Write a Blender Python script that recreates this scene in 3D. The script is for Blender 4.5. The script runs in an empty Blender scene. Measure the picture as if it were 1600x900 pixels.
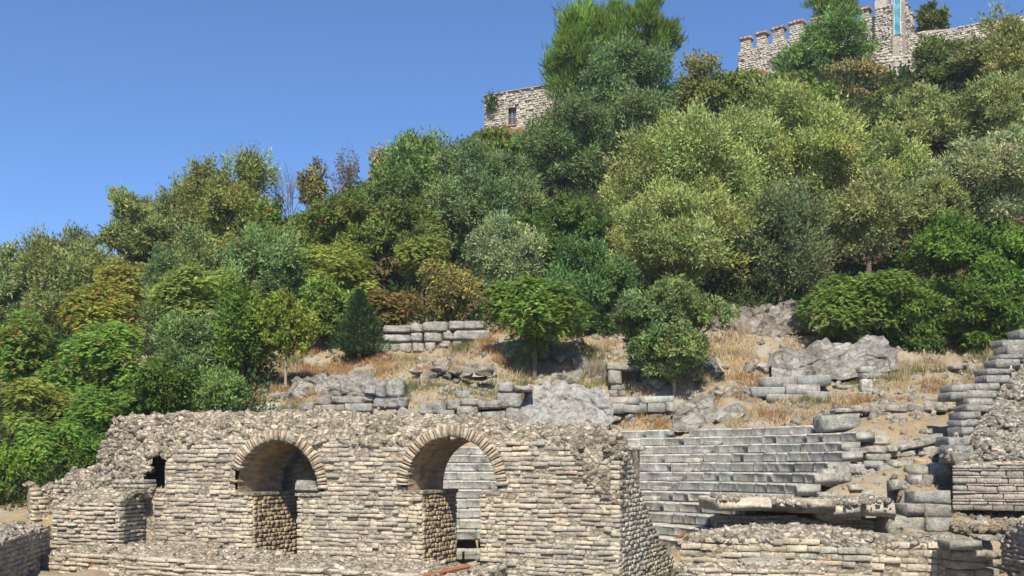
import bpy, math, random
import numpy as np
from mathutils import Vector, Matrix

# ------------------------------------------------------------------ camera, sky, sun, exposure
F, HY, CZ = 1560.0, 730.0, 3.0          # focal length in px of a 1600 px wide frame, horizon row, eye height
SUN_AZ, SUN_EL = math.radians(2.5), math.radians(47.0)   # sun stands behind the camera, to the left
sc = bpy.context.scene
cam_d = bpy.data.cameras.new('camera'); cam = bpy.data.objects.new('camera', cam_d)
sc.collection.objects.link(cam); sc.camera = cam
cam.location = (0, 0, CZ); cam.rotation_euler = (math.pi / 2, 0, 0)
cam_d.sensor_width = 36; cam_d.lens = 36 * F / 1600; cam_d.shift_y = (HY - 450) / 1600
cam_d.clip_start = 0.3; cam_d.clip_end = 5000
w = bpy.data.worlds.new('World'); sc.world = w; w.use_nodes = True
wn = w.node_tree; wn.nodes.clear()
sky = wn.nodes.new('ShaderNodeTexSky'); sky.sky_type = 'NISHITA'; sky.sun_disc = False
sky.sun_elevation = SUN_EL; sky.sun_rotation = math.pi + SUN_AZ
sky.altitude = 2500; sky.air_density = 1.1; sky.dust_density = 4.0; sky.ozone_density = 10.0
bg = wn.nodes.new('ShaderNodeBackground'); bg.inputs['Strength'].default_value = 0.104
wo = wn.nodes.new('ShaderNodeOutputWorld')
wn.links.new(sky.outputs[0], bg.inputs[0]); wn.links.new(bg.outputs[0], wo.inputs[0])
sun_d = bpy.data.lights.new('sun', 'SUN'); sun = bpy.data.objects.new('sun', sun_d)
sc.collection.objects.link(sun); sun.location = (-20, -40, 60)
sun_d.energy = 4.5; sun_d.angle = math.radians(0.53); sun_d.color = (1.0, 0.915, 0.78)
sun.rotation_euler = Vector((math.sin(SUN_AZ) * math.cos(SUN_EL), math.cos(SUN_AZ) * math.cos(SUN_EL), -math.sin(SUN_EL))).to_track_quat('-Z', 'Y').to_euler()
vs = sc.view_settings; vs.view_transform = 'Standard'; vs.look = 'None'; vs.exposure = 0.84; vs.gamma = 1.0; vs.use_curve_mapping = False

# ------------------------------------------------------------------ helpers
rng = np.random.default_rng(7); random.seed(7)
COL = sc.collection
WLOC = {}                                # world position of every parent (all parents are pure translations)
def P(px, py, Y): return Vector(((px - 800) / F * Y, Y, CZ + (HY - py) / F * Y))
def zat(py, Y): return CZ + (HY - py) / F * Y
def scr(x, y, z): return 800 + F * x / y, HY - (z - CZ) * F / y
def tag(o, label=None, cat=None, group=None, kind=None):
    if label: o['label'] = label
    if cat: o['category'] = cat
    if group: o['group'] = group
    if kind: o['kind'] = kind
    return o
def link(o, parent=None, loc=(0, 0, 0)):
    COL.objects.link(o); loc = Vector(loc)
    if parent is not None:
        o.parent = parent; o.location = loc - WLOC[parent.name]
    else: o.location = loc
    WLOC[o.name] = loc
    return o
def empty(name, loc, label, cat, group=None):
    o = bpy.data.objects.new(name, None); o.empty_display_size = 0.2
    return tag(link(o, None, loc), label, cat, group)
def np_mesh(name, V, Q, mat, col=None, smooth=False):
    """V (n,3), Q (m,k) faces with a constant vertex count; col (m,3) per face"""
    me = bpy.data.meshes.new(name); V = np.asarray(V, np.float32); Q = np.asarray(Q, np.int32); m, k = Q.shape
    me.vertices.add(len(V)); me.vertices.foreach_set('co', V.ravel())
    me.loops.add(m * k); me.loops.foreach_set('vertex_index', Q.ravel())
    me.polygons.add(m); me.polygons.foreach_set('loop_start', np.arange(m, dtype=np.int32) * k)
    me.update(calc_edges=True)
    if col is not None:
        a = me.attributes.new('Col', 'FLOAT_COLOR', 'FACE')
        a.data.foreach_set('color', np.c_[col, np.ones(m)].astype(np.float32).ravel())
    if smooth: me.polygons.foreach_set('use_smooth', np.ones(m, bool))
    me.materials.append(mat)
    return me
def mesh_obj(name, V, Q, mat, parent=None, loc=(0, 0, 0), col=None, smooth=False):
    """V in world coordinates"""
    V = np.asarray(V, float) - np.array(loc)
    return link(bpy.data.objects.new(name, np_mesh(name, V, Q, mat, col, smooth)), parent, loc)
def py_mesh(name, V, faces, mat, parent=None, loc=(0, 0, 0), smooth=False):
    me = bpy.data.meshes.new(name); L = Vector(loc)
    me.from_pydata([tuple(Vector(v) - L) for v in V], [], faces); me.materials.append(mat)
    if smooth:
        for p in me.polygons: p.use_smooth = True
    return link(bpy.data.objects.new(name, me), parent, loc)
# smooth value noise in numpy
_T = rng.random((64, 64, 64)).astype(np.float32)
def vnoise(p):
    p = np.asarray(p, float); i = np.floor(p).astype(int); f = p - i; f = f * f * (3 - 2 * f); r = 0
    for dx in (0, 1):
        for dy in (0, 1):
            for dz in (0, 1):
                wgt = (f[..., 0] if dx else 1 - f[..., 0]) * (f[..., 1] if dy else 1 - f[..., 1]) * (f[..., 2] if dz else 1 - f[..., 2])
                r = r + wgt * _T[(i[..., 0] + dx) % 64, (i[..., 1] + dy) % 64, (i[..., 2] + dz) % 64]
    return r * 2 - 1
def fbm(p, o=3):
    p = np.asarray(p, float); return sum(vnoise(p * 2 ** k + 17.3 * k) * .5 ** k for k in range(o))

# ------------------------------------------------------------------ materials
def new_mat(name):
    m = bpy.data.materials.new(name); m.use_nodes = True; nt = m.node_tree; nt.nodes.clear()
    return m, nt
class NT:
    def __init__(s, nt): s.nt = nt; s.pos = nt.nodes.new('ShaderNodeNewGeometry')
    def n(s, t, **kw):
        x = s.nt.nodes.new(t)
        for k, v in kw.items(): setattr(x, k, v)
        return x
    def set(s, sock, v):
        if hasattr(v, 'is_output'): s.nt.links.new(v, sock)
        elif isinstance(v, (tuple, list)) and len(v) == 3 and sock.type == 'RGBA': sock.default_value = (*v, 1)
        else: sock.default_value = v
    def noise(s, scale, detail=4, rough=.55, vec=None, dist=0):
        x = s.n('ShaderNodeTexNoise'); x.inputs['Scale'].default_value = scale; x.inputs['Detail'].default_value = detail
        x.inputs['Roughness'].default_value = rough; x.inputs['Distortion'].default_value = dist
        s.set(x.inputs['Vector'], vec or s.pos.outputs['Position']); return x.outputs['Fac']
    def scaled(s, v):
        x = s.n('ShaderNodeVectorMath', operation='MULTIPLY'); s.set(x.inputs[0], s.pos.outputs['Position']); x.inputs[1].default_value = v
        return x.outputs[0]
    def ramp(s, f, a, b, va=0., vb=1.):
        x = s.n('ShaderNodeMapRange'); x.clamp = True; s.set(x.inputs[0], f)
        for i, v in zip((1, 2, 3, 4), (a, b, va, vb)): x.inputs[i].default_value = v
        return x.outputs[0]
    def math(s, op, a, b):
        x = s.n('ShaderNodeMath', operation=op); s.set(x.inputs[0], a); s.set(x.inputs[1], b); return x.outputs[0]
    def mix(s, f, a, b, mode='MIX'):
        x = s.n('ShaderNodeMix', data_type='RGBA', blend_type=mode); s.set(x.inputs[0], f); s.set(x.inputs[6], a); s.set(x.inputs[7], b); return x.outputs[2]
    def grey(s, v):
        x = s.n('ShaderNodeCombineColor'); [s.set(x.inputs[i], v) for i in range(3)]; return x.outputs[0]
    def bump(s, h, strength, dist, nrm=None):
        x = s.n('ShaderNodeBump'); x.inputs['Strength'].default_value = strength; x.inputs['Distance'].default_value = dist; s.set(x.inputs['Height'], h)
        if nrm: s.set(x.inputs['Normal'], nrm)
        return x.outputs[0]
    def out(s, col, rough=.9, nrm=None, spec=.25, trans=None, metal=0):
        p = s.n('ShaderNodeBsdfPrincipled'); s.set(p.inputs['Base Color'], col); s.set(p.inputs['Roughness'], rough)
        p.inputs['Specular IOR Level'].default_value = spec; p.inputs['Metallic'].default_value = metal
        if nrm: s.set(p.inputs['Normal'], nrm)
        o = s.n('ShaderNodeOutputMaterial'); sh = p.outputs[0]
        if trans:
            t = s.n('ShaderNodeBsdfTranslucent'); s.set(t.inputs[0], col); m = s.n('ShaderNodeMixShader'); m.inputs[0].default_value = trans
            s.nt.links.new(sh, m.inputs[1]); s.nt.links.new(t.outputs[0], m.inputs[2]); sh = m.outputs[0]
        s.nt.links.new(sh, o.inputs[0]); return p
def stone_mat(name, joined, dark=.55, pale=.5, orange=.0, streak=0., bump=.6, ds=1.9, cells=0.):
    m, nt = new_mat(name); g = NT(nt)
    if joined: a = g.n('ShaderNodeAttribute', attribute_name='Col'); c = a.outputs['Color']
    else: a = g.n('ShaderNodeObjectInfo'); c = a.outputs['Color']
    c = g.mix(1., c, g.grey(g.ramp(g.noise(2.6, 6, .65), .25, .75, .62, 1.32)), 'MULTIPLY')
    c = g.mix(1., c, g.grey(g.ramp(g.noise(17, 6, .75), .28, .72, .55, 1.38)), 'MULTIPLY')
    if pale: c = g.mix(g.math('MULTIPLY', g.ramp(g.noise(5.3, 6, .7), .56, .68), pale), c, (.60, .57, .50))
    if dark: c = g.mix(g.math('MULTIPLY', g.ramp(g.noise(ds, 10, .78, dist=.4), .50, .66), dark), c, (.075, .072, .064))
    if streak:
        sep = g.n('ShaderNodeSeparateXYZ'); g.set(sep.inputs[0], g.pos.outputs['True Normal'])
        side = g.ramp(g.math('ABSOLUTE', sep.outputs[2], 0), .35, .75, 1., 0.)
        st = g.ramp(g.noise(1.0, 6, .7, g.scaled((3.2, 3.2, .55))), .34, .60)
        c = g.mix(g.math('MULTIPLY', g.math('MULTIPLY', st, side), streak), c, (.07, .072, .066))
    if orange: c = g.mix(g.math('MULTIPLY', g.ramp(g.noise(1.3, 5, .6, dist=.3), .66, .72), orange), c, (.50, .21, .05))
    cb = None
    if cells:                                  # small stones bedded in mortar, too fine to build singly
        dv = g.n('ShaderNodeVectorMath', operation='ADD'); nz = g.n('ShaderNodeTexNoise'); nz.inputs['Scale'].default_value = 6; g.set(nz.inputs['Vector'], g.pos.outputs['Position'])
        sv = g.n('ShaderNodeVectorMath', operation='SCALE'); sv.inputs['Scale'].default_value = .16; g.set(sv.inputs[0], nz.outputs['Color']); g.set(dv.inputs[0], g.scaled((1, 1, 1.5))); g.set(dv.inputs[1], sv.outputs[0])
        v1 = g.n('ShaderNodeTexVoronoi', feature='DISTANCE_TO_EDGE'); v1.inputs['Scale'].default_value = cells; g.set(v1.inputs['Vector'], dv.outputs[0])
        v2 = g.n('ShaderNodeTexVoronoi', feature='F1'); v2.inputs['Scale'].default_value = cells; g.set(v2.inputs['Vector'], dv.outputs[0])
        e_ = g.ramp(v1.outputs['Distance'], .02, .16); sr = g.n('ShaderNodeSeparateColor'); g.set(sr.inputs[0], v2.outputs['Color'])
        c = g.mix(1., c, g.grey(g.ramp(sr.outputs[0], 0, 1, .72, 1.32)), 'MULTIPLY')
        c = g.mix(g.ramp(v1.outputs['Distance'], .0, .09, .75, 0.), c, (.21, .175, .13)); cb = g.bump(e_, .9, .09)
    b = g.bump(g.noise(30, 6, .75), bump * 1.3, .03, g.bump(g.noise(8, 6, .7), bump * 1.2, .08, cb))
    g.out(c, .95, b, .15); return m
MS = {}
def smat(kind, joined=False):
    k = (kind, joined)
    if k not in MS:
        kw = dict(wall=dict(dark=.2, pale=.4, orange=.25), seat=dict(dark=.3, pale=.4, streak=.5), grey=dict(dark=.75, pale=.7, orange=.3, bump=1., ds=4.5),
                  core=dict(dark=.15, pale=.55, orange=.5, bump=.9, cells=5.5), brick=dict(dark=.25, pale=.2), castle=dict(dark=.3, pale=.5), rock=dict(dark=.85, pale=.75, orange=.25, bump=1.2, ds=2.6, cells=1.5))[kind]
        MS[k] = stone_mat('stone_' + kind + ('_joined' if joined else ''), joined, **kw)
    return MS[k]
def flat_mat(name, col, rough=.85, var=.25, scale=5, bump=.3, spec=.25, metal=0):
    m, nt = new_mat(name); g = NT(nt)
    c = g.mix(1., col, g.grey(g.ramp(g.noise(scale, 6, .65), .25, .75, 1 - var, 1 + var)), 'MULTIPLY')
    g.out(c, rough, g.bump(g.noise(scale * 5, 4), bump, .02), spec, metal=metal); return m
def leaf_mat(name, trans=.34, rough=.65, spec=.15):
    m, nt = new_mat(name); g = NT(nt); a = g.n('ShaderNodeAttribute', attribute_name='Col')
    g.out(a.outputs['Color'], rough, None, spec, trans); return m
M_leaf = leaf_mat('leaf'); M_olive = leaf_mat('olive_leaf', .26, .6, .2); M_dry = leaf_mat('dry_leaf', .2, .9, .05)
M_bark = flat_mat('bark', (.13, .10, .07), .95, .5, 8, .9); M_palebark = flat_mat('pale_bark', (.30, .22, .15), .95, .3, 8, .7)
M_twig = flat_mat('grey_twig', (.22, .18, .16), .95, .3, 8, .3)
M_rust = flat_mat('rusty_metal', (.22, .075, .03), .75, .35, 9, .3)
def vault_mat():
    m, nt = new_mat('old_plaster_vault'); g = NT(nt)
    c = g.mix(g.ramp(g.noise(1.6, 6, .65), .4, .65), (.42, .31, .19), (.29, .23, .155))
    c = g.mix(g.math('MULTIPLY', g.ramp(g.noise(3, 7, .7), .52, .62), .6), c, (.09, .07, .05))
    st = g.noise(1.2, 5, .6, g.scaled((1.5, 1.5, 9)))
    c = g.mix(1., c, g.grey(g.ramp(st, .3, .7, .7, 1.25)), 'MULTIPLY')
    g.out(c, .95, g.bump(st, .8, .05, g.bump(g.noise(12, 6), .7, .04)), .1); return m
M_vault = vault_mat()
def ground_mat():
    m, nt = new_mat('dry_ground'); g = NT(nt)
    soil = g.mix(g.ramp(g.noise(.9, 6, .65), .38, .62), (.31, .26, .185), (.24, .19, .125))
    straw = g.mix(g.ramp(g.noise(5, 6, .7), .35, .65), (.33, .25, .145), (.25, .18, .095))
    c = g.mix(g.ramp(g.noise(.45, 5, .6), .45, .56), soil, straw)
    c = g.mix(g.math('MULTIPLY', g.ramp(g.noise(1.3, 6, .7, dist=.5), .53, .60), .85), c, (.30, .285, .25))
    c = g.mix(1., c, g.grey(g.ramp(g.noise(24, 4, .7), .25, .75, .6, 1.35)), 'MULTIPLY')
    # leaf litter under the wood that begins above the terraces
    sep = g.n('ShaderNodeSeparateXYZ'); g.set(sep.inputs[0], g.pos.outputs['Position'])
    h = g.math('ADD', sep.outputs[2], g.ramp(g.noise(.35, 4), .3, .7, -1.6, 1.6))
    litter = g.mix(g.noise(6, 5), (.10, .065, .035), (.17, .11, .055))
    c = g.mix(g.ramp(h, 10.3, 11.6), c, litter)
    g.out(c, .97, g.bump(g.noise(14, 6, .7), .9, .07), .1); return m
M_ground = ground_mat()
def water_mat():
    m, nt = new_mat('still_green_water'); g = NT(nt)
    g.out((.03, .04, .02), .06, g.bump(g.noise(6, 2), .05, .02), .5); return m

# ------------------------------------------------------------------ terrain
CX, CY, R0, TR, RS, SB = -0.8, 26.6, 5.5, .65, .3117, .656      # seating: centre, first radius, tread, rise, foot of the first row
END = {0: 1075, 1: 1100, 2: 1130, 3: 1155, 4: 1202, 5: 1236, 6: 1276, 7: 1294, 8: 1304, 9: 1312, 10: 1337, 11: 1268}   # where each row breaks off, px
def row_end(k):
    for d in range(-40, 90):
        a_ = math.radians(d); R = R0 + TR * k
        if 800 + F * (CX + R * math.sin(a_)) / (CY + R * math.cos(a_)) > END[k]: break
    return d
ROW_END = [row_end(k) for k in range(12)]
COLS = [(-900, [(16, 0), (24, .6), (30, 1.0), (36, 2), (44, 4.2), (52, 6.5), (60, 8.5), (80, 10), (110, 9), (200, 2), (400, 0)]),
 (0, [(16, 0), (24, .4), (27, .8), (30, 1.3), (34, 1.7), (38, 3.0), (44, 5.2), (50, 7.2), (58, 9.8), (68, 12.8), (80, 15), (110, 15), (200, 4), (400, 0)]),
 (250, [(16, 0), (27, .4), (31, 1.6), (36, 2.6), (40, 4.4), (44, 6.0), (50, 8), (58, 11), (68, 14.5), (80, 18), (110, 18), (200, 6), (400, 0)]),
 (400, [(16, 0), (26, .3), (30, 1.4), (33, 2.8), (36, 4.3), (38, 5.0), (40, 6.0), (44, 7.2), (50, 9), (58, 12), (68, 16.5), (80, 21), (110, 22), (200, 8), (400, 0)]),
 (600, [(16, 0), (25, .2), (28, .2), (31, 1.5), (34, 3.3), (37, 4.9), (39, 5.6), (42, 7.0), (44, 7.6), (46, 8.3), (48, 9.4), (52, 10.8), (58, 13.5), (68, 18.5), (80, 24.5), (95, 30), (110, 31), (200, 12), (400, 0)]),
 (800, [(16, 0), (25, .1), (32, .3), (38, 4.6), (40, 5.6), (41.5, 6.2), (43, 7.3), (45, 8.4), (48, 9.4), (52, 11), (58, 14), (68, 20), (80, 27.5), (95, 35), (110, 37), (200, 15), (400, 0)]),
 (1000, [(16, 0), (25, .1), (32, .3), (38, 4.1), (39.6, 4.9), (41, 6.0), (43, 7.2), (45, 8.6), (48, 9.8), (52, 11.3), (58, 14.5), (68, 21.5), (80, 30), (95, 38.5), (110, 41), (200, 18), (400, 0)]),
 (1200, [(16, 0), (24, .3), (30, 1.2), (36.3, 4.45), (38, 5.2), (39.5, 5.8), (41, 6.5), (42.5, 7.2), (44, 8.6), (46, 9.6), (48, 10.2), (52, 11.5), (58, 15), (68, 23), (80, 32), (95, 40.5), (110, 42), (200, 18), (400, 0)]),
 (1320, [(16, 0), (22, .1), (23.8, .2), (24.4, 1.2), (26, 2.0), (27.5, 2.4), (29, 2.9), (30.5, 3.5), (32, 4.15), (33.5, 4.75), (36, 5.2), (38, 5.6), (40, 6.2), (42, 6.9), (44, 8.4), (46, 9.2), (48, 9.9), (52, 11.5), (58, 15.5), (68, 24), (80, 33), (95, 40.5), (110, 42), (200, 18), (400, 0)]),
 (1450, [(16, 0), (20, .1), (22.5, .2), (23.8, .4), (24.4, 1.3), (25.5, 1.7), (26, 2.0), (28, 2.7), (30, 3.5), (32, 4.3), (34, 5.0), (36, 5.6), (38, 6.1), (40, 6.7), (42, 7.2), (45, 8.1), (47, 9.0), (52, 11.5), (58, 15.5), (68, 24), (80, 33.5), (95, 41.5), (110, 43), (200, 18), (400, 0)]),
 (1650, [(16, 0), (20, .2), (24, .8), (26, 1.6), (28, 2.2), (30, 3.0), (34, 5.0), (38, 6.8), (42, 8.0), (46, 9.5), (52, 11.7), (58, 16), (68, 24.5), (80, 34), (95, 42), (110, 43), (200, 18), (400, 0)]),
 (2600, [(16, 0), (24, 2), (34, 6), (46, 11), (58, 20), (80, 34), (110, 42), (200, 18), (400, 0)])]
_CPX = np.array([c[0] for c in COLS], float)
def terrain(x, y, detail=True):
    x = np.asarray(x, float); y = np.asarray(y, float); yy = np.maximum(y, 1e-3)
    px = np.clip(800 + F * x / np.maximum(yy, 14), _CPX[0], _CPX[-1])
    tab = np.stack([np.interp(y, [a for a, _ in c], [b for _, b in c]) for _, c in COLS], -1)
    i = np.clip(np.searchsorted(_CPX, px, side='right') - 1, 0, len(COLS) - 2)
    f = (px - _CPX[i]) / (_CPX[i + 1] - _CPX[i]); f = f * f * (3 - 2 * f)
    z = np.take_along_axis(tab, i[..., None], -1)[..., 0] * (1 - f) + np.take_along_axis(tab, (i + 1)[..., None], -1)[..., 0] * f
    z = np.where(y < 14, np.interp(y, [0, 6, 14], [1.3, 1.2, 0]), z)
    p = np.stack([x * .35, y * .35, x * 0], -1)
    z = z + fbm(p) * np.clip((y - 26) / 60, 0, 1) * np.where(y < 120, 1.0, 3.0)
    if detail: z = z + fbm(np.stack([x * 1.3, y * 1.3, x * 0 + 5], -1)) * np.where((y > 22) & (y < 120), .2, 0)
    dx, dy = x - CX, y - CY; r = np.hypot(dx, dy); th = np.degrees(np.arctan2(dx, dy))
    seat = np.where(r < R0 + .9, .02, SB + (r - R0) / TR * RS - .40)
    lim = np.interp(r, [R0 + TR * k for k in range(12)], ROW_END)
    inside = (th > -115) & (th < lim) & (r < R0 + np.where(px < 930, 9.6, 12.0) * TR)
    z = np.where(inside & (r < R0 + .9), .02, np.where(inside, np.minimum(z, seat), z))
    z = np.where((px > 1040) & (px < 1110) & (y > 27.2) & (y < 30) & (r < R0 + 1.2), .70, z)
    z = np.where((px > 1110) & (px < 1402) & (y > 23.6) & (y < 27.6), np.minimum(z, .6), z)
    return z
def ground_hit(px, py, y0=24., y1=112.):
    ys = np.arange(y0, y1, .05); xs = (px - 800) / F * ys; zs = CZ + (HY - py) / F * ys
    h = np.nonzero(terrain(xs, ys, False) >= zs)[0]
    return float(ys[h[0]]) if len(h) else None
def spaced(lo, hi, st, far, g):
    a = list(np.arange(lo, hi, st)); s = st; v = hi
    while v < far: a.append(v); s *= g; v += s
    return a + [far]
gx = spaced(0, 25, .26, 900, 1.16); gx = [-v for v in spaced(0.26, 17, .26, 900, 1.16)][::-1] + gx
gy = list(np.linspace(-80, 20, 26)) + list(np.arange(20.4, 51, .26)) + list(np.arange(51, 112, .7)) + spaced(112, 114, 2, 1500, 1.25)
GX, GY = np.meshgrid(np.array(gx), np.array(gy)); GZ = terrain(GX, GY)
nx, ny = len(gx), len(gy); idx = np.arange(nx * ny).reshape(ny, nx)
Qt = np.stack([idx[:-1, :-1], idx[:-1, 1:], idx[1:, 1:], idx[1:, :-1]], -1).reshape(-1, 4)
tag(mesh_obj('hillside_ground', np.stack([GX, GY, GZ], -1).reshape(-1, 3), Qt, M_ground, smooth=True), 'dry earth and straw hillside rising behind the ruins', None, None, 'structure')
a = np.linspace(0, 2 * math.pi, 40, endpoint=False)
Vw = [(CX, CY, .26)] + [(CX + 6.3 * math.cos(t), CY + 6.3 * math.sin(t), .26) for t in a]
tag(py_mesh('water', Vw, [(0, i + 1, (i + 1) % 40 + 1) for i in range(40)], water_mat()), 'still green water on the floor of the orchestra', None, None, 'structure')
# ------------------------------------------------------------------ stone shapes (shared meshes)
def box_grid(n):
    """surface grid of the cube [-.5,.5]^3 with n cells per edge"""
    ids = {}; V = []; Q = []
    def vid(p):
        if p not in ids: ids[p] = len(V); V.append([c / n - .5 for c in p])
        return ids[p]
    for ax in range(3):
        for sd in (0, n):
            for i in range(n):
                for j in range(n):
                    q = []
                    for (u, v) in ((i, j), (i + 1, j), (i + 1, j + 1), (i, j + 1)):
                        p = [0, 0, 0]; p[ax] = sd; p[(ax + 1) % 3] = u; p[(ax + 2) % 3] = v; q.append(vid(tuple(p)))
                    Q.append(q if sd else q[::-1])
    return np.array(V), np.array(Q)
def stone_shape(style, r):
    if style == 'brick':                        # squared stone with worn arrises: 44 triangles
        ch = np.array((.022, .05, .075)); cor = np.array([(i, j, k) for i in (-1, 1) for j in (-1, 1) for k in (-1, 1)], float); V = []
        jc = r.normal(0, 1, (8, 3)) * np.array((.012, .035, .04))
        for q in range(8):
            for ax in range(3):
                c = ch * r.uniform(.5, 1.5, 3); c[ax] = 0; V.append(cor[q] * (.5 - c) + jc[q] + r.normal(0, .006, 3))
        V = np.array(V); T = []
        def cid(s_): return int((s_[0] > 0) * 4 + (s_[1] > 0) * 2 + (s_[2] > 0))
        def face(ids):
            p = V[ids]; n = np.cross(p[1] - p[0], p[2] - p[0]); ids = list(ids) if n @ p.mean(0) > 0 else list(ids)[::-1]
            for i in range(1, len(ids) - 1): T.append((ids[0], ids[i], ids[i + 1]))
        for ax in range(3):
            b_, c_ = (ax + 1) % 3, (ax + 2) % 3
            for sg in (-1, 1):
                ids = []
                for sb, sc2 in ((-1, -1), (1, -1), (1, 1), (-1, 1)): s_ = [0, 0, 0]; s_[ax] = sg; s_[b_] = sb; s_[c_] = sc2; ids.append(cid(s_) * 3 + ax)
                face(ids)
            for sb in (-1, 1):                  # edges along ax
                for sc2 in (-1, 1):
                    e0 = [0, 0, 0]; e0[ax] = -1; e0[b_] = sb; e0[c_] = sc2; e1 = list(e0); e1[ax] = 1; q0, q1 = cid(e0), cid(e1)
                    face([q0 * 3 + b_, q1 * 3 + b_, q1 * 3 + c_, q0 * 3 + c_])
        for q in range(8): face([q * 3, q * 3 + 1, q * 3 + 2])
        Q = np.array(T)
    elif style == 'rubble':                     # angular chip: 12 triangles
        V, Q = box_grid(1); V = V * r.uniform(.7, 1.15, V.shape) + r.normal(0, .07, V.shape)
    elif style == 'block':                      # large weathered ashlar
        V, Q = box_grid(4); k = np.abs(V) > .4; nz = k.sum(1)
        V = V * (1 - .075 * np.array([0, 0, .45, 1.0])[nz])[:, None]
        V = V + np.stack([vnoise(V * 1.6 + r.random(3) * 50 + 9 * i) for i in range(3)], -1) * np.array((.03, .03, .06)) + r.normal(0, .015, V.shape)
    elif style == 'crisp':
        V, Q = box_grid(2); V = V + r.normal(0, .018, V.shape)
    elif style == 'boulder':
        V, Q = box_grid(7); n = np.linalg.norm(V, axis=1, keepdims=True)
        V = V * .6 + V / n * .5 * .4
        o = r.random(3) * 50
        V = V * (1 + fbm(V * 2.3 + o, 3)[:, None] * .30)
        for _ in range(13):                     # flat broken facets
            d = r.normal(size=3); d /= np.linalg.norm(d); t = .31 + r.random() * .12; h = V @ d
            V = V - np.maximum(h - t, 0)[:, None] * d
    elif style == 'seat':                       # lip over a hollowed riser, profile swept along x
        prof = np.array([(-.435, .5), (-.5, .38), (-.480, .30), (-.470, -.32), (-.49, -.5), (.5, -.5), (.5, .5)])
        xs = np.array([-.5, -.2, .15, .5]); V = []
        for x in xs:
            pr = prof + r.normal(0, .009, prof.shape); V += [(x + r.normal(0, .004), a_, b_) for a_, b_ in pr]
        V = np.array(V); m = len(prof); Q = []
        for i in range(3):
            for j in range(m): k = (j + 1) % m; Q.append((i * m + j, i * m + k, (i + 1) * m + k, (i + 1) * m + j))
        e = 3 * m
        Q += [(0, 6, 5, 4), (0, 4, 3, 1), (1, 3, 2, 2), (e, e + 4, e + 5, e + 6), (e, e + 1, e + 3, e + 4), (e + 1, e + 2, e + 3, e + 3)]
        Q = [q for q in Q if len(set(q)) == 4]
        Q = np.array(Q)
    if Q.shape[1] == 4: Q = np.concatenate([Q[:, [0, 1, 2]], Q[:, [0, 2, 3]]])
    return V, Q
NVAR = dict(brick=14, rubble=14, block=10, crisp=4, boulder=8, seat=6)
_srng = np.random.default_rng(21)
SHAPES = {st: [stone_shape(st, _srng) for _ in range(n)] for st, n in NVAR.items()}
SMESH = {}
def shared_mesh(style, v, mat):
    k = (style, v, mat.name)
    if k not in SMESH: SMESH[k] = np_mesh(style if style != 'seat' else 'seat_block', *SHAPES[style][v], mat)
    return SMESH[k]
class Stones:
    """collects stones of one thing; the ones that show largest become parts, the rest one joined part"""
    def __init__(s, parent, kind, name='stone', rest='small_stones', limit=300):
        s.parent, s.kind, s.name, s.rest, s.limit, s.L = parent, kind, name, rest, limit, []
    def add(s, c, ax, dims, col, style='brick'):
        """c centre, ax three unit axes (along, depth, up), dims sizes along them"""
        A = np.array([np.array(a_) * d for a_, d in zip(ax, dims)]).T
        s.L.append((np.array(c, float), A, np.array(col, float), style, int(rng.integers(NVAR[style])), dims[0] * dims[2] / max(c[1], 1) ** 2))
    def flush(s):
        s.L.sort(key=lambda e: -e[5]); loc = WLOC[s.parent.name]; n = 0
        for c, A, col, st, v, _ in s.L[:s.limit]:
            o = bpy.data.objects.new(s.name, shared_mesh(st, v, smat(s.kind))); COL.objects.link(o); o.parent = s.parent
            M = Matrix.Identity(4)
            for i in range(3):
                for j in range(3): M[i][j] = A[i, j]
                M[i][3] = c[i] - loc[i]
            o.matrix_local = M; o.color = (*col, 1); WLOC[o.name] = Vector(c)
        rest = s.L[s.limit:]
        if rest:
            VV, QQ, CC = [], [], []; n = 0
            for c, A, col, st, v, _ in rest:
                V, Q = SHAPES[st][v]; VV.append(V @ A.T + c); QQ.append(Q + n); CC.append(np.repeat(col[None], len(Q), 0)); n += len(V)
            o = mesh_obj(s.rest, np.vstack(VV), np.vstack(QQ), smat(s.kind, True), s.parent, loc, np.vstack(CC)); o['kind'] = 'stuff'
UP = np.array((0, 0, 1.))
def rot_axes(ax, r, deg):
    """axes turned by small random angles"""
    e = r.normal(0, math.radians(deg), 3); R = np.array(Matrix.Rotation(e[0], 3, 'X') @ Matrix.Rotation(e[1], 3, 'Y') @ Matrix.Rotation(e[2], 3, 'Z'))
    return [R @ np.array(a_) for a_ in ax]
def rand_axes(r):
    q = r.normal(size=(3, 3)); q, _ = np.linalg.qr(q); return list(q.T)
def vary(c, r, v=.16, hue=.018):
    return np.clip(np.array(c) * (1 + r.uniform(-v, v)) * (1 + r.normal(0, hue, 3) * np.array((1, .4, 1))), .01, .9)
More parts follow.
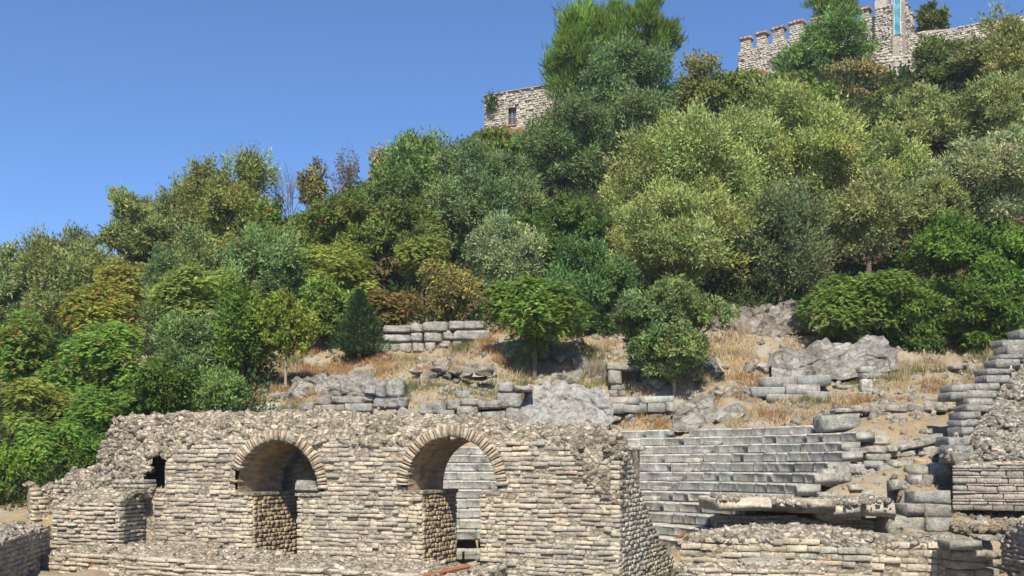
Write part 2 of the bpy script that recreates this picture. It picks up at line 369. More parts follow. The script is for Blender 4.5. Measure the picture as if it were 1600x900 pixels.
class Frame:
    """a wall plane: s runs along it (to the right), d goes into it, z up"""
    def __init__(s, O, t, n): s.O, s.t, s.n = np.array((O[0], O[1], 0.)), np.array((*t, 0.)), np.array((*n, 0.))
    def p(s, a_, d, z): return s.O + a_ * s.t + d * s.n + np.array((0, 0, z))
    def s_of(s, px, d=0.):
        k = (px - 800) / F; B = s.O + d * s.n; return (k * B[1] - B[0]) / (s.t[0] - k * s.t[1])
    def z_of(s, px, py, d=0.): return zat(py, s.p(s.s_of(px, d), d, 0)[1])
    def prof(s, pts, d=0.):
        a_ = [s.s_of(x, d) for x, _ in pts]; b_ = [s.z_of(x, y, d) for x, y in pts]
        return lambda v: np.interp(v, a_, b_)
    @staticmethod
    def px(pa, ya, pb, yb):
        A = P(pa, HY, ya); B = P(pb, HY, yb); t = np.array((B.x - A.x, B.y - A.y)); L = np.hypot(*t); t = t / L
        f = Frame((A.x, A.y), t, (-t[1], t[0])); f.L = L; return f
BEIGE, GREYB, CREAM = (.46, .40, .305), (.39, .35, .285), (.53, .46, .33)
def pick_col(s, z, r):
    return vary(BEIGE if r.random() < .6 else GREYB, r, .2)
def wall_core(parent, fr, s0, s1, zb, zc, zt, thick, rd=lambda s: .9, hole=None, name='core', back=True, rough=.10, front=.022, mat='core'):
    """solid rubble body behind the facing: front face, sloped broken crown, top and back"""
    s0, s1 = s0 + .05, s1 - .05; ns = max(3, int((s1 - s0) / .1)); S = np.linspace(s0, s1, ns + 1)
    n1 = max(2, int((float(np.max(zt(S))) - zb) / .1)); n2 = 12; n3 = n1
    ZC, ZT, RD = zc(S), np.maximum(zt(S), zc(S) + .02), np.array([rd(v) for v in S])
    rows = []
    for i in range(n1): rows.append((zb + (ZC - zb) * i / n1, np.full_like(S, front), 0.0 if i < n1 - 1 else .3))
    for i in range(n2 + 1): f = i / n2; rows.append((ZC + (ZT - ZC) * (1 - (1 - f) ** 1.5), front + RD * f, 1.0))
    for i in range(4): f = (i + 1) / 4; rows.append((ZT - .04 * f, front + RD + (thick - front - RD) * f, 1.0 if i < 3 else .2))
    if back:
        for i in range(1, n3 + 1): rows.append((ZT + (zb - ZT) * i / n3, np.full_like(S, thick), .2))
    Z = np.array([a_ for a_, _, _ in rows]); D = np.array([b_ for _, b_, _ in rows]); W = np.array([c_ for _, _, c_ in rows])[:, None]
    SS = np.repeat(S[None], len(rows), 0)
    V = fr.O + SS[..., None] * fr.t + D[..., None] * fr.n + Z[..., None] * UP
    nn = fbm(V * 3.1, 3); V = V + (nn * rough * W)[..., None] * (UP * .8 - fr.n * .6)
    m = ns + 1; idx = np.arange(len(rows) * m).reshape(-1, m)
    Q = np.stack([idx[:-1, :-1], idx[:-1, 1:], idx[1:, 1:], idx[1:, :-1]], -1)
    if hole is not None:
        sm = (SS[:-1, :-1] + SS[1:, 1:]) / 2; zm = (Z[:-1, :-1] + Z[1:, 1:]) / 2; keep = ~hole(sm, zm)
        keep[n1 + n2 - 1:n1 + n2 + 4] = True; Q = Q[keep]
    Q = Q.reshape(-1, 4); fl = [list(q) for q in Q]
    for c in (0, ns):                          # end caps
        fl.append([int(v) for v in (idx[:, c] if c == 0 else idx[::-1, c])])
    me = bpy.data.meshes.new(name); L = np.array(WLOC[parent.name])
    me.from_pydata((V.reshape(-1, 3) - L).tolist(), [], [[int(x) for x in q] for q in fl]); me.materials.append(smat(mat))
    o = link(bpy.data.objects.new(name, me), parent, WLOC[parent.name]); o.color = (.51, .44, .335, 1); return o
def coursed(st, fr, s0, s1, z0, z1, mask, ch=.14, lens=(.24, .58), colf=pick_col, depth=.22, gap=.010, zgap=.010, out=.0, drop=.004, jit=.024, style='brick', lenf=None, holes=()):
    """courses of stones over the part of a wall plane where mask(s, z) holds"""
    z = z0; r = rng; S = np.arange(s0, s1 + .03, .04)
    while z < z1:
        h = ch * r.uniform(.84, 1.16); zm = z + h / 2
        ok = mask(S, np.full_like(S, zm)); i = 0
        while i < len(S):
            if not ok[i]: i += 1; continue
            j = i
            while j + 1 < len(S) and ok[j + 1]: j += 1
            a_, b_ = S[i], S[j]; i = j + 1
            while b_ - a_ > .07:
                lo, hi = lenf(a_, zm) if lenf else lens
                L = r.uniform(lo, hi); L = b_ - a_ if b_ - a_ - L < lo * .55 else L
                c = a_ + L / 2; a_ += L
                if r.random() < drop or any(abs(c - hs) < .16 and abs(zm - hz) < .08 for hs, hz in holes): continue
                hh = (h - zgap) * r.uniform(.84, 1.02)
                ax = rot_axes([fr.t, fr.n, UP], r, 1.4); wob = float(vnoise(np.array((c * .7, zm * 1.1, fr.O[0])))) * .013
                st.add(fr.p(c, depth / 2 - out + r.normal(0, jit), zm + wob + r.normal(0, .008)), ax, (max(L - gap * r.uniform(.4, 1.8), .05), depth, hh), colf(c, zm, r), style)
        z += h
def rubble(st, fr, s0, s1, zc, zt, rd, n, size=(.07, .22), col=(.42, .375, .30), top=.7, thick=2., front=.05, hole=None):
    """broken stones bedded in the sloped crown and on the top of a wall"""
    for _ in range(n):
        s_ = rng.uniform(s0, s1); a_, b_ = float(zc(s_)), float(zt(s_)); q = rng.random(); R = rd(s_)
        if q < top:
            f = rng.random(); z = a_ + (max(b_, a_ + .02) - a_) * (1 - (1 - f) ** 1.5); d = front + R * f
        else: z = b_; d = rng.uniform(front + R, max(front + R + .05, thick))
        if hole is not None and hole(np.array(s_), np.array(z)): continue
        sz = size[0] + (size[1] - size[0]) * rng.random() ** 1.8
        ax = rot_axes([fr.t, fr.n, UP], rng, 22)
        st.add(fr.p(s_, d + rng.normal(.01, .02), z + rng.normal(-.02, .02)), ax, (sz * rng.uniform(1, 2.0), sz, sz * rng.uniform(.45, .8)), vary(col, rng, .28), 'rubble')

# ------------------------------------------------------------------ the arched stage wall
PHI = math.radians(22); t0 = np.array((math.cos(PHI), -math.sin(PHI))); n0 = np.array((math.sin(PHI), math.cos(PHI)))
MW = Frame((-140 / F * 24, 24.0), t0, n0)
aw = empty('arched_wall', MW.p(-2, 1, .2), 'long ruined stone wall pierced by two round arches with brick and stone rings', 'wall')
sL = MW.s_of(96); sR = MW.s_of(967)
A1 = dict(l=MW.s_of(395), r=MW.s_of(463), a=MW.s_of(370), b=MW.s_of(497), ledge=MW.z_of(400, 771), crown=MW.z_of(438, 688))
A2 = dict(l=0., r=MW.s_of(748), a=MW.s_of(636), b=MW.s_of(776), ledge=MW.z_of(660, 768), crown=MW.z_of(700, 682))
for A in (A1, A2): A['rad'] = (A['b'] - A['a']) / 2; A['c'] = (A['a'] + A['b']) / 2; A['cz'] = A['crown'] - A['rad']
RING = .27
def opening(s_, z, grow_low, grow_arch):
    o = np.zeros(np.broadcast(s_, z).shape, bool)
    for A in (A1, A2):
        o |= (z < A['ledge']) & (s_ > A['l'] - grow_low) & (s_ < A['r'] + grow_low)
        g = A['rad'] + grow_arch
        o |= (z >= A['ledge'] - .01) & (z < A['cz']) & (np.abs(s_ - A['c']) < (A['rad'] if grow_arch == RING else g)) | (z >= A['cz']) & ((s_ - A['c']) ** 2 + (z - A['cz']) ** 2 < g * g)
    return o
zc0 = MW.prof([(96, 800), (150, 790), (186, 776), (200, 772), (232, 765), (252, 735), (262, 716), (290, 694), (330, 690), (372, 692), (430, 684), (500, 694), (560, 694), (625, 692), (700, 680), (775, 695), (850, 692), (890, 698), (903, 718), (925, 758), (950, 782), (967, 782)])
zt0 = MW.prof([(96, 789), (112, 782), (135, 768), (146, 748), (153, 735), (172, 727), (177, 708), (183, 692), (190, 668), (198, 658), (230, 651), (300, 647), (400, 647), (500, 645), (580, 651), (640, 656), (700, 652), (760, 656), (820, 668), (880, 671), (935, 667), (955, 684), (967, 700)], .9)
rd0 = lambda s_: float(np.interp(s_, [sL, MW.s_of(150), MW.s_of(186), -7, 2.8, 3.6, sR], [.5, .5, .5, .95, .95, .5, .30]))
hA, hB = MW.s_of(226), MW.s_of(258); hz0, hz1 = MW.z_of(240, 762), MW.z_of(240, 704)
def broken_hole(s_, z): return (s_ < hB) & (z > hz0) & (((s_ - hB + .30) / .52) ** 2 + ((z - hz0 - .22) / .74) ** 2 < 1)
wall_core(aw, MW, sL, sR, 0., zc0, zt0, 2.0, rd0, lambda s_, z: opening(s_, z, .12, .12) | broken_hole(s_, z), rough=.08)
W = Stones(aw, 'wall', 'stone', 'small_stones', 300)
def jambness(s_): return min(abs(s_ - e) for A in (A1, A2) for e in (A['l'], A['r']))
def main_col(s_, z, r):
    j = jambness(s_)
    if j < .62 and z < 2.6 and r.random() < .85 - .5 * j: return vary(CREAM, r, .16)
    return vary(BEIGE if r.random() < .5 else (GREYB if r.random() < .93 else (.42, .32, .24)), r, .2)
def main_len(s_, z): return (.14, .25) if jambness(s_) < .55 and z < 2.7 else (.16, .46)
def main_mask(s_, z): return (z < zc0(s_) + .02) & ~opening(s_, z, 0, RING) & ~broken_hole(s_, z)
coursed(W, MW, MW.s_of(241), sR, 0.1, 4.2, main_mask, .107, colf=main_col, lenf=main_len,
        holes=[(MW.s_of(x), MW.z_of(x, y)) for x, y in ((560, 742), (507, 742), (855, 737), (835, 738), (856, 830), (926, 832), (630, 852), (925, 868), (318, 824))])
# jambs of the lower openings (the faces turned to the right are seen)
for A in (A1, A2):
    fj = Frame(MW.p(A['l'], 0, 0)[:2], n0, -t0)
    coursed(W, fj, 0.0, 2.0, .05, A['ledge'] - .04, lambda s_, z: (s_ > .02) & (s_ < 2.0), .110, lens=(.14, .23), colf=lambda s_, z, r: vary((.46, .36, .235), r, .16), depth=.14, jit=.008, zgap=.014, gap=.014)
    l, r_, le, zb = A['l'] - .06, A['r'] + .06, A['ledge'], -.1
    V = [MW.p(l, .06, zb), MW.p(l, 2.0, zb), MW.p(l, 2.0, le - .05), MW.p(l, .06, le - .05), MW.p(r_, .06, zb), MW.p(r_, 2.0, zb), MW.p(r_, 2.0, le - .05), MW.p(r_, .06, le - .05)]
    o = py_mesh('jamb_lining', V, [(0, 1, 2, 3), (4, 7, 6, 5)], smat('core'), aw, WLOC[aw.name]); o.color = (.44, .33, .2, 1)
    # ledges at the springing
    for e0, e1 in ((A['a'] - .1, A['l'] + .02), (A['r'] - .02, A['b'] + .1)):
        V = [MW.p(s_, d, z) for z in (le - .05, le + .02) for s_, d in ((e0, -.03), (e1, -.03), (e1, 2.0), (e0, 2.0))]
        o = py_mesh('ledge', V, [(0, 1, 2, 3)[::-1], (4, 5, 6, 7), (0, 1, 5, 4), (1, 2, 6, 5), (2, 3, 7, 6), (3, 0, 4, 7)], smat('core'), aw, WLOC[aw.name]); o.color = (.46, .40, .30, 1)
    # vault over the passage, noisy plaster
    na, nd = 40, 16; pr = [(A['c'] - A['rad'], le)] + [(A['c'] - A['rad'] * math.cos(math.pi * i / na), A['cz'] + A['rad'] * math.sin(math.pi * i / na)) for i in range(na + 1)] + [(A['c'] + A['rad'], le)]
    V = np.array([[MW.p(s_, .03 + 1.97 * k / nd, z) for s_, z in pr] for k in range(nd + 1)]); m = len(pr)
    V = V + (fbm(V * 2.5, 3) * .035)[..., None] * UP
    idx = np.arange((nd + 1) * m).reshape(nd + 1, m)
    Q = np.stack([idx[:-1, :-1], idx[1:, :-1], idx[1:, 1:], idx[:-1, 1:]], -1).reshape(-1, 4)
    mesh_obj('vault', V.reshape(-1, 3), Q, M_vault, aw, WLOC[aw.name])
# arch rings: pale stones and thin bricks by turns
for A, nst, regular in ((A1, 25, .8), (A2, 23, 1.)):
    R1 = Stones(aw, 'wall', 'arch_stone'); R2 = Stones(aw, 'brick', 'arch_brick')
    step = math.pi / nst
    for i in range(nst):
        th = math.pi - (i + .5) * step + rng.normal(0, .006)
        for kind, off, wd in (('s', -.18 * step, .56), ('b', .32 * step, .30)):
            a_ = th + off; u = math.cos(a_) * MW.t + math.sin(a_) * UP; v = -math.sin(a_) * MW.t + math.cos(a_) * UP
            if regular < 1 and a_ > 2.75 and rng.random() < .5: continue
            rr = A['rad'] + RING / 2 + rng.normal(0, .008)
            c = MW.p(A['c'], .16 + rng.normal(0, .008) - .045, A['cz']) + rr * u
            w_ = (A['rad'] + .14) * step * wd * rng.uniform(.9, 1.08)
            if kind == 's': R1.add(c, (u, MW.n, v), (RING * rng.uniform(.92, 1.06), .36, w_), vary((.47, .42, .325), rng, .12), 'brick')
            else: R2.add(c, (u, MW.n, v), (RING * rng.uniform(.86, 1.03), .35, w_), vary((.45, .30, .18) if rng.random() < .5 else (.48, .38, .25), rng, .15), 'brick')
    R1.flush(); R2.flush()
# loose stone lying on the ledge of the left arch
RB = Stones(aw, 'core', 'rubble_stone', 'rubble', 0)
rubble(RB, MW, sL, sR, zc0, zt0, rd0, 3400, (.05, .24), (.52, .455, .345), .74, 1.9, hole=lambda s_, z: broken_hole(s_, z))
for s0_, s1_, n_ in ((MW.s_of(100), MW.s_of(256), 1300),):      # broken left end
    for _ in range(n_):
        s_ = rng.uniform(s0_, s1_); a_, b_ = .8, float(zt0(s_)); z = rng.uniform(a_, b_)
        if z < zc0(s_) or broken_hole(np.array(s_), np.array(z)): continue
        f = min(1, max(0, (z - zc0(s_)) / max(b_ - zc0(s_), .05)))
        sz = rng.uniform(.05, .15); d = .05 + rd0(s_) * (1 - (1 - f) ** .67)
        RB.add(MW.p(s_, d, z), rot_axes([MW.t, MW.n, UP], rng, 20), (sz * 1.5, sz, sz * .65), vary((.42, .375, .30), rng, .25), 'rubble')
# wing wall running back from the right corner
WW = Frame(MW.p(sR, 0, 0)[:2], n0, -t0)
zw = WW.prof([(968, 712), (980, 712), (988, 722), (994, 742), (1000, 766), (1008, 785), (1015, 808), (1022, 822), (1032, 850), (1045, 866), (1066, 884)])
rdw = lambda s_: .35
zwt = lambda s_: zw(s_) + np.interp(s_, [0, 1.2, 2], [.22, .15, .05])
wall_core(aw, WW, 0.02, 6.4, -.1, zw, zwt, 1.1, rdw, name='wing_core', rough=.08)
coursed(W, WW, 0, 6.4, .05, 3.4, lambda s_, z: z < zw(s_) + .03, .11, lens=(.15, .36), colf=lambda s_, z, r: vary((.47, .415, .32), r, .2), depth=.2, jit=.010, zgap=.012)
rubble(RB, WW, 0, 6.3, zw, zwt, rdw, 900, (.04, .16), (.40, .36, .29), .6, 1.0)
# exposed core at the right corner
for _ in range(700):
    s_ = rng.uniform(MW.s_of(895), sR); z0_ = float(zc0(s_)); z = rng.uniform(z0_, float(zt0(s_))); sz = rng.uniform(.05, .15)
    f = (z - z0_) / max(float(zt0(s_)) - z0_, .05)
    RB.add(MW.p(s_, .03 + rd0(s_) * (1 - (1 - f) ** .67), z), rot_axes([MW.t, MW.n, UP], rng, 18), (sz * 1.6, sz, sz * .6), vary((.42, .37, .29), rng, .25), 'rubble')
W.flush(); RB.flush()
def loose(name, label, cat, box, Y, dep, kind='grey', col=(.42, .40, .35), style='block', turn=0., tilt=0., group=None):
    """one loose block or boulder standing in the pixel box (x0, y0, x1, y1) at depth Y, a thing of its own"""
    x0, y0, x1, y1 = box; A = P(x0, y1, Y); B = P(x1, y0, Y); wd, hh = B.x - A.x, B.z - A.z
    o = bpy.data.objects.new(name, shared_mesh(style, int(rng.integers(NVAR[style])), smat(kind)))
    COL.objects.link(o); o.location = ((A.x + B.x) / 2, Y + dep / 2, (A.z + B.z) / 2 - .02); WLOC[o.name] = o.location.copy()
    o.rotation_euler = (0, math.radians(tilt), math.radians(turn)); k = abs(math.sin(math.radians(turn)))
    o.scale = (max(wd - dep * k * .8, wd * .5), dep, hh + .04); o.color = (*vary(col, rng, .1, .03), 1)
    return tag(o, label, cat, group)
loose('loose_block', 'grey stone block lying on the ledge inside the left arch', 'stone block', (461, 751, 506, 766), MW.p(A1['b'], .5, 0)[1], .5)

# ------------------------------------------------------------------ walls beside and before the arched wall
def simple_wall(name, label, fr, px0, px1, top, crown, thick, rdv, cat='wall', zb=0., ch=.11, lens=(.16, .42), col=BEIGE, n_rub=200, d0=0., limit=300, kind='wall', rsize=(.04, .16), colf=None, depth=.22, zgap=.022, rough=.07, drop=.004, top_f=.7, mask=None, s_rng=None, core_cut=0.):
    s0, s1 = s_rng if s_rng else (fr.s_of(px0), fr.s_of(px1))
    zc = fr.prof(top); zt = fr.prof(crown, rdv); rdf = lambda s_: rdv
    zt2 = lambda s_: np.maximum(zt(s_), zc(s_) + .01)
    e = empty(name, fr.p((s0 + s1) / 2, thick / 2, zb), label, cat)
    wall_core(e, fr, s0, s1 - core_cut, zb - .3, zc, zt2, thick, rdf, rough=rough)
    st = Stones(e, kind, 'stone', 'small_stones', limit)
    coursed(st, fr, s0, s1, zb, 9, (lambda s_, z: (z < zc(s_) + .02) & mask(s_, z)) if mask else (lambda s_, z: z < zc(s_) + .02), ch, lens, colf or (lambda s_, z, r: vary(col, r, .2)), depth, zgap=zgap, drop=drop)
    st.flush()
    if n_rub:
        rb = Stones(e, 'core', 'rubble_stone', 'rubble', 0); rubble(rb, fr, s0, s1, zc, zt2, rdf, int(n_rub * 1.0), rsize, tuple(np.array(col) * 1.16), top_f, thick); rb.flush()
    return e
# low buttress before the left end: front and its shaded right flank
BF = Frame(MW.p(MW.s_of(241), -1.3, 0)[:2], t0, n0)
bu = simple_wall('buttress_wall', 'square stone buttress projecting from the left end of the arched wall', BF, 80, 186, [(78, 797), (106, 790), (150, 787), (187, 782)], [(78, 790), (106, 782), (150, 765), (187, 766)], 1.5, 1.0, zb=.3, n_rub=420, col=(.44, .39, .295), s_rng=(BF.s_of(80), 0.), core_cut=.36)
st = Stones(bu, 'wall', 'stone'); fb = Frame(BF.p(0, 0, 0)[:2], (math.sin(math.radians(9)), math.cos(math.radians(9))), (-math.cos(math.radians(9)), math.sin(math.radians(9))))
coursed(st, fb, .0, 1.6, .3, BF.z_of(186, 784), lambda s_, z: s_ > -1, .11, (.16, .34), lambda s_, z, r: vary(GREYB, r, .18), .12, zgap=.02); st.flush()
fbc = [fb.p(s_, .07, z) for z in (0, BF.z_of(186, 786)) for s_ in (0, 1.65)]
o = py_mesh('flank_core', fbc, [(0, 1, 3, 2)], smat('core'), bu, WLOC[bu.name]); o.color = (.36, .32, .25, 1)
# courses left standing over the buttress
pc = empty('broken_pier', MW.p(MW.s_of(202), .0, 1.9), 'stump of a pier of three courses over the buttress, spotted with orange lichen', 'pier')
st = Stones(pc, 'wall', 'stone')
for y_, (x0, x1) in ((753, (180, 226)), (760, (178, 227)), (767, (181, 224)), (774, (178, 228))):
    a_ = MW.s_of(x0, -.25); b_ = MW.s_of(x1, -.25); k = a_
    while k < b_ - .1:
        L = min(rng.uniform(.14, .28), b_ - k); st.add(MW.p(k + L / 2, -.05, MW.z_of(200, y_, -.25)), [MW.t, MW.n, UP], (L - .01, .5, .115), vary((.45, .33, .2) if rng.random() < .1 else GREYB, rng, .2), 'brick'); k += L
st.flush()
# low wall at the left edge, its face in shade
LWf = Frame.px(-70, 18.6, 80, 26.0)
simple_wall('low_side_wall', 'low coursed wall at the left edge with its face in shade', LWf, -70, 80, [(-70, 864), (0, 846), (40, 832), (80, 822)], [(-70, 838), (0, 822), (40, 815), (80, 812)], 1.6, .8, zb=.3, n_rub=260, col=(.40, .355, .28), lens=(.2, .42))
# rubble platform in front
PF = Frame(MW.p(0, -2.7, 0)[:2], t0, n0)
simple_wall('foundation_wall', 'low rubble footing along the foot of the arched wall', PF, 0, 700, [(-20, 868), (100, 868), (200, 872), (300, 878), (420, 886), (560, 895), (700, 905)], [(-20, 857), (100, 857), (200, 853), (300, 860), (420, 870), (560, 884), (700, 900)], 2.75, 1.4, zb=.2, n_rub=1300, col=(.46, .405, .31), rsize=(.05, .2), top_f=.75, lens=(.2, .55), s_rng=(PF.s_of(-30), PF.s_of(720)))
# ruined walls behind the left end
f1 = Frame.px(50, 30.2, 112, 31.0)
simple_wall('ruined_wall_stump', 'jagged low wall stump left of the buttress, its left end upright and pale', f1, 50, 112, [(50, 762), (62, 760), (66, 775), (74, 772), (78, 790), (84, 782), (100, 778), (112, 786)], [(50, 757), (112, 780)], .6, .3, zb=1.0, col=(.46, .40, .29), n_rub=60, ch=.13, lens=(.16, .34))
f2 = Frame.px(66, 31.8, 138, 32.6)
simple_wall('ruined_back_wall', 'grey ruined wall standing between the trees and the jagged stump', f2, 66, 138, [(66, 768), (80, 757), (100, 752), (112, 742), (138, 738)], [(66, 762), (138, 734)], .6, .2, zb=1.0, col=(.36, .33, .28), n_rub=50, ch=.12, lens=(.16, .34))
f3 = Frame.px(137, 30.6, 152, 33.0)
simple_wall('ruined_return_wall', 'short upright wall end touching the rubble slope of the arched wall', f3, 137, 152, [(137, 736), (152, 740)], [(137, 733), (152, 737)], .5, .2, zb=1.0, col=(.40, .365, .30), n_rub=12, ch=.13, lens=(.18, .3))
# rubble behind the left arch
f9 = Frame.px(425, 28.6, 520, 28.0)
simple_wall('passage_rubble_wall', 'pale rubble wall seen through the left arch', f9, 425, 520, [(425, 735), (470, 712), (520, 716)], [(425, 715), (470, 690), (520, 696)], 1.0, .5, zb=.2, n_rub=160, col=(.42, .37, .29), ch=.14)
# ------------------------------------------------------------------ theatre seating
th_ = empty('theatre_seating', (CX, CY + 9, .3), 'curved rows of grey stone theatre seats streaked with dark stains', 'seating')
SEATC = (.43, .415, .365)
def seat_pt(r_, th): return CX + r_ * math.sin(th), CY + r_ * math.cos(th)
for k in range(12):
    R = R0 + TR * k; zt_ = SB + RS * (k + 1)
    th = math.radians(-62); end = END[k]
    row = link(bpy.data.objects.new('seat_row', None), th_, (CX, CY + R, zt_ - RS)); row.empty_display_size = .2
    st = Stones(row, 'seat', 'seat_block')
    while True:
        L = rng.uniform(.5, 1.05); da = L / R; tm = th + da / 2; x, y = seat_pt(R, tm); px = 800 + F * x / y
        if px > end or tm > math.radians(88): break
        th += da
        if (k == 11 and 1052 < px < 1064) or (k >= 10 and px < 934): continue
        rad = np.array((math.sin(tm), math.cos(tm), 0)); tan = np.array((math.cos(tm), -math.sin(tm), 0))
        lowr = rng.normal(0, .008)
        st.add(np.array((x, y, 0)) + rad * (TR * .56 + rng.normal(0, .012)) + UP * (zt_ - RS / 2 + lowr), (tan, rad, UP), (L - .002, TR * 1.12, RS + .004), vary(SEATC, rng, .13, .025), 'seat')
    st.flush()
    if 1 < k < 11:                            # half steps of the stair between the wedges
        tm = math.radians(42); rad = np.array((math.sin(tm), math.cos(tm), 0)); tan = np.array((math.cos(tm), -math.sin(tm), 0))
        st = Stones(th_, 'seat', 'stair_step'); x, y = seat_pt(R - .17, tm)
        st.add(np.array((x, y, zt_ - RS + RS * .24)), (tan, rad, UP), (.62, .36, RS * .5), vary((.46, .44, .38), rng, .1), 'block'); st.flush()
# kerb under the first row
st = Stones(th_, 'seat', 'kerb_stone'); th = math.radians(-58)
while th < math.radians(72):
    L = rng.uniform(.7, 1.2); tm = th + L / 2 / 5.3; th += L / 5.3; x, y = seat_pt(5.15, tm)
    st.add((x, y, .30), ((math.cos(tm), -math.sin(tm), 0), (math.sin(tm), math.cos(tm), 0), UP), (L - .01, .5, .22), vary((.44, .42, .36), rng, .1), 'block')
st.flush()

# ------------------------------------------------------------------ blocks and stone courses of the terraces
def stack(name, label, cat, Y, boxes, kind='grey', col=(.36, .345, .305), dep=.7, style='block', jit=.06, back=.0, group=None, part='stone'):
    """one dry wall or outcrop: every pixel box becomes a stone of its own in the plane at depth Y"""
    x = np.mean([(b[0] + b[2]) / 2 for b in boxes]); yb = max(b[3] for b in boxes)
    e = empty(name, P(x, yb, Y), label, cat, group); st = Stones(e, kind, part)
    for b in boxes:
        x0, y0, x1, y1 = b[:4]; tilt = b[4] if len(b) > 4 else 0.
        yy = Y + back * (yb - y1) / F * Y + rng.normal(0, jit)
        A = P(x0, y1, yy); B = P(x1, y0, yy); d = dep * rng.uniform(.85, 1.25)
        a_ = math.radians(tilt + rng.normal(0, 1.2)); tz = rng.normal(0, math.radians(4))
        t = np.array((math.cos(a_) * math.cos(tz), math.sin(tz), math.sin(a_))); u = np.array((-math.sin(a_), 0, math.cos(a_))); n = np.cross(u, t); n = n / np.linalg.norm(n)
        hh = B.z - A.z
        if tilt: hh *= .62
        st.add(((A.x + B.x) / 2, yy + d / 2, (A.z + B.z) / 2), (t, -n if n[1] < 0 else n, u), ((B.x - A.x) * (1.0 if style != 'boulder' else 1.12), d, hh * (1.02 if style != 'boulder' else 1.15)), vary(b[5] if len(b) > 5 else col, rng, .14, .03), style)
    st.flush(); return e
GH = lambda px, py, dflt=42.: ground_hit(px, py) or dflt
stack('block_wall', 'dry wall of big weathered blocks in three courses below the dry shrubs', 'wall', GH(660, 550), [
 (599, 508, 641, 520), (642, 505, 661, 519), (661, 502, 699, 519), (700, 501, 723, 515), (724, 501, 744, 515), (744, 501, 757, 514),
 (597, 521, 641, 535), (642, 520, 660, 534), (661, 519, 689, 535), (690, 516, 707, 531), (708, 516, 763, 532),
 (592, 536, 610, 551), (610, 537, 624, 551), (624, 536, 644, 551), (645, 535, 663, 551), (664, 535, 680, 548), (686, 532, 704, 543), (707, 533, 722, 543)], dep=1.0)
stack('upper_step', 'two long flat stones lying above the big block wall', 'wall', GH(690, 498), [(673, 487, 692, 494), (668, 494, 700, 500), (700, 494, 728, 500), (728, 491, 748, 498)], dep=.7)
stack('rock_row', 'three pale rocks in a row behind the left part of the arched wall', 'rocks', GH(408, 650), [(375, 637, 392, 650), (392, 633, 411, 650), (411, 629, 439, 650)], dep=.8, col=(.47, .44, .38))
loose('boulder', 'pale angular boulder above the row of three rocks', 'boulder', (430, 610, 457, 626), GH(443, 626), .8, 'rock', (.46, .43, .37), 'boulder')
stack('boulder_wall', 'wall of rounded boulders in front of the small conifer', 'wall', GH(520, 622) , [
 (456, 588, 480, 602), (477, 583, 511, 603), (509, 584, 533, 596), (534, 584, 562, 602), (560, 578, 587, 601),
 (456, 600, 481, 624), (480, 603, 496, 614), (512, 601, 550, 618), (498, 608, 512, 622), (553, 601, 570, 614), (532, 596, 552, 606), (572, 590, 590, 606)], dep=1.0, style='boulder', kind='rock', col=(.35, .335, .29), back=.6)
stack('corner_blocks', 'big upright grey blocks forming a corner right of the boulder wall', 'wall', GH(610, 640), [
 (569, 602, 589, 617), (587, 597, 604, 622), (603, 593, 631, 622), (583, 622, 621, 638), (621, 620, 638, 638), (566, 617, 584, 628), (571, 637, 621, 646)], dep=1.2, col=(.35, .34, .305))
stack('terrace_courses', 'two low courses of long stones left of the corner blocks', 'wall', GH(530, 645), [
 (491, 621, 518, 633), (517, 619, 566, 631), (490, 632, 537, 644), (537, 630, 580, 644), (472, 628, 489, 642), (440, 640, 486, 649), (485, 643, 545, 650), (545, 644, 575, 651)], dep=.9, col=(.37, .345, .295))
stack('slanting_block', 'big slanting slab between the two arches, behind the wall top', 'stone block', GH(630, 655) - .5, [(618, 636, 658, 668, -32), (590, 647, 630, 666, -14)], dep=1.0, col=(.345, .33, .295))
stack('terrace_wall', 'wall of squared blocks fitted at angles above the right arch', 'wall', GH(720, 655) - .3, [
 (652, 630, 676, 649), (676, 627, 698, 648), (698, 624, 720, 641), (719, 622, 745, 634), (745, 625, 781, 639), (776, 614, 814, 637), (778, 597, 803, 613), (804, 602, 832, 611),
 (660, 648, 687, 661), (684, 641, 712, 661), (711, 634, 744, 649), (701, 648, 752, 658), (790, 637, 815, 663), (752, 642, 790, 660)], dep=1.0, col=(.345, .33, .29))
stack('half_buried_stones', 'two small stones sunk in the dry grass above the right arch', 'stones', GH(700, 622), [(677, 612, 696, 625), (715, 610, 736, 623)], dep=.6)
stack('rubble_bank', 'low bank of broken stones along the dry grass terrace', 'wall', GH(700, 600), [
 (671, 570, 702, 582), (737, 572, 769, 585), (650, 582, 668, 596), (663, 580, 682, 594), (668, 590, 686, 601), (690, 583, 706, 592), (702, 577, 722, 587), (640, 577, 660, 585), (720, 580, 738, 589), (705, 590, 718, 598)], dep=.7, style='boulder', kind='rock', col=(.36, .345, .305))
stack('gallows_block', 'narrow stone pillar with a block jutting right on top', 'pillar', GH(965, 619), [
 (949, 566, 990, 579), (951, 578, 972, 601), (955, 600, 976, 610), (952, 609, 966, 621), (966, 609, 979, 620)], dep=.7, jit=.02)
stack('long_bench', 'long grey stone bench below the tree with the pale trunk', 'bench', 39.3, [(947, 620, 1000, 632), (1000, 619, 1054, 630), (947, 631, 975, 646), (975, 630, 1012, 645), (1012, 630, 1040, 644), (1040, 628, 1054, 643)], dep=.8, col=(.39, .38, .335), jit=.02, kind='seat', style='brick')
stack('bench_footing', 'rough footing stones under the long grey bench', 'stones', 39.2, [(952, 648, 975, 658), (975, 646, 992, 658), (992, 649, 1012, 657), (1012, 646, 1040, 657), (1040, 648, 1056, 660)], dep=.7, style='boulder', kind='rock')
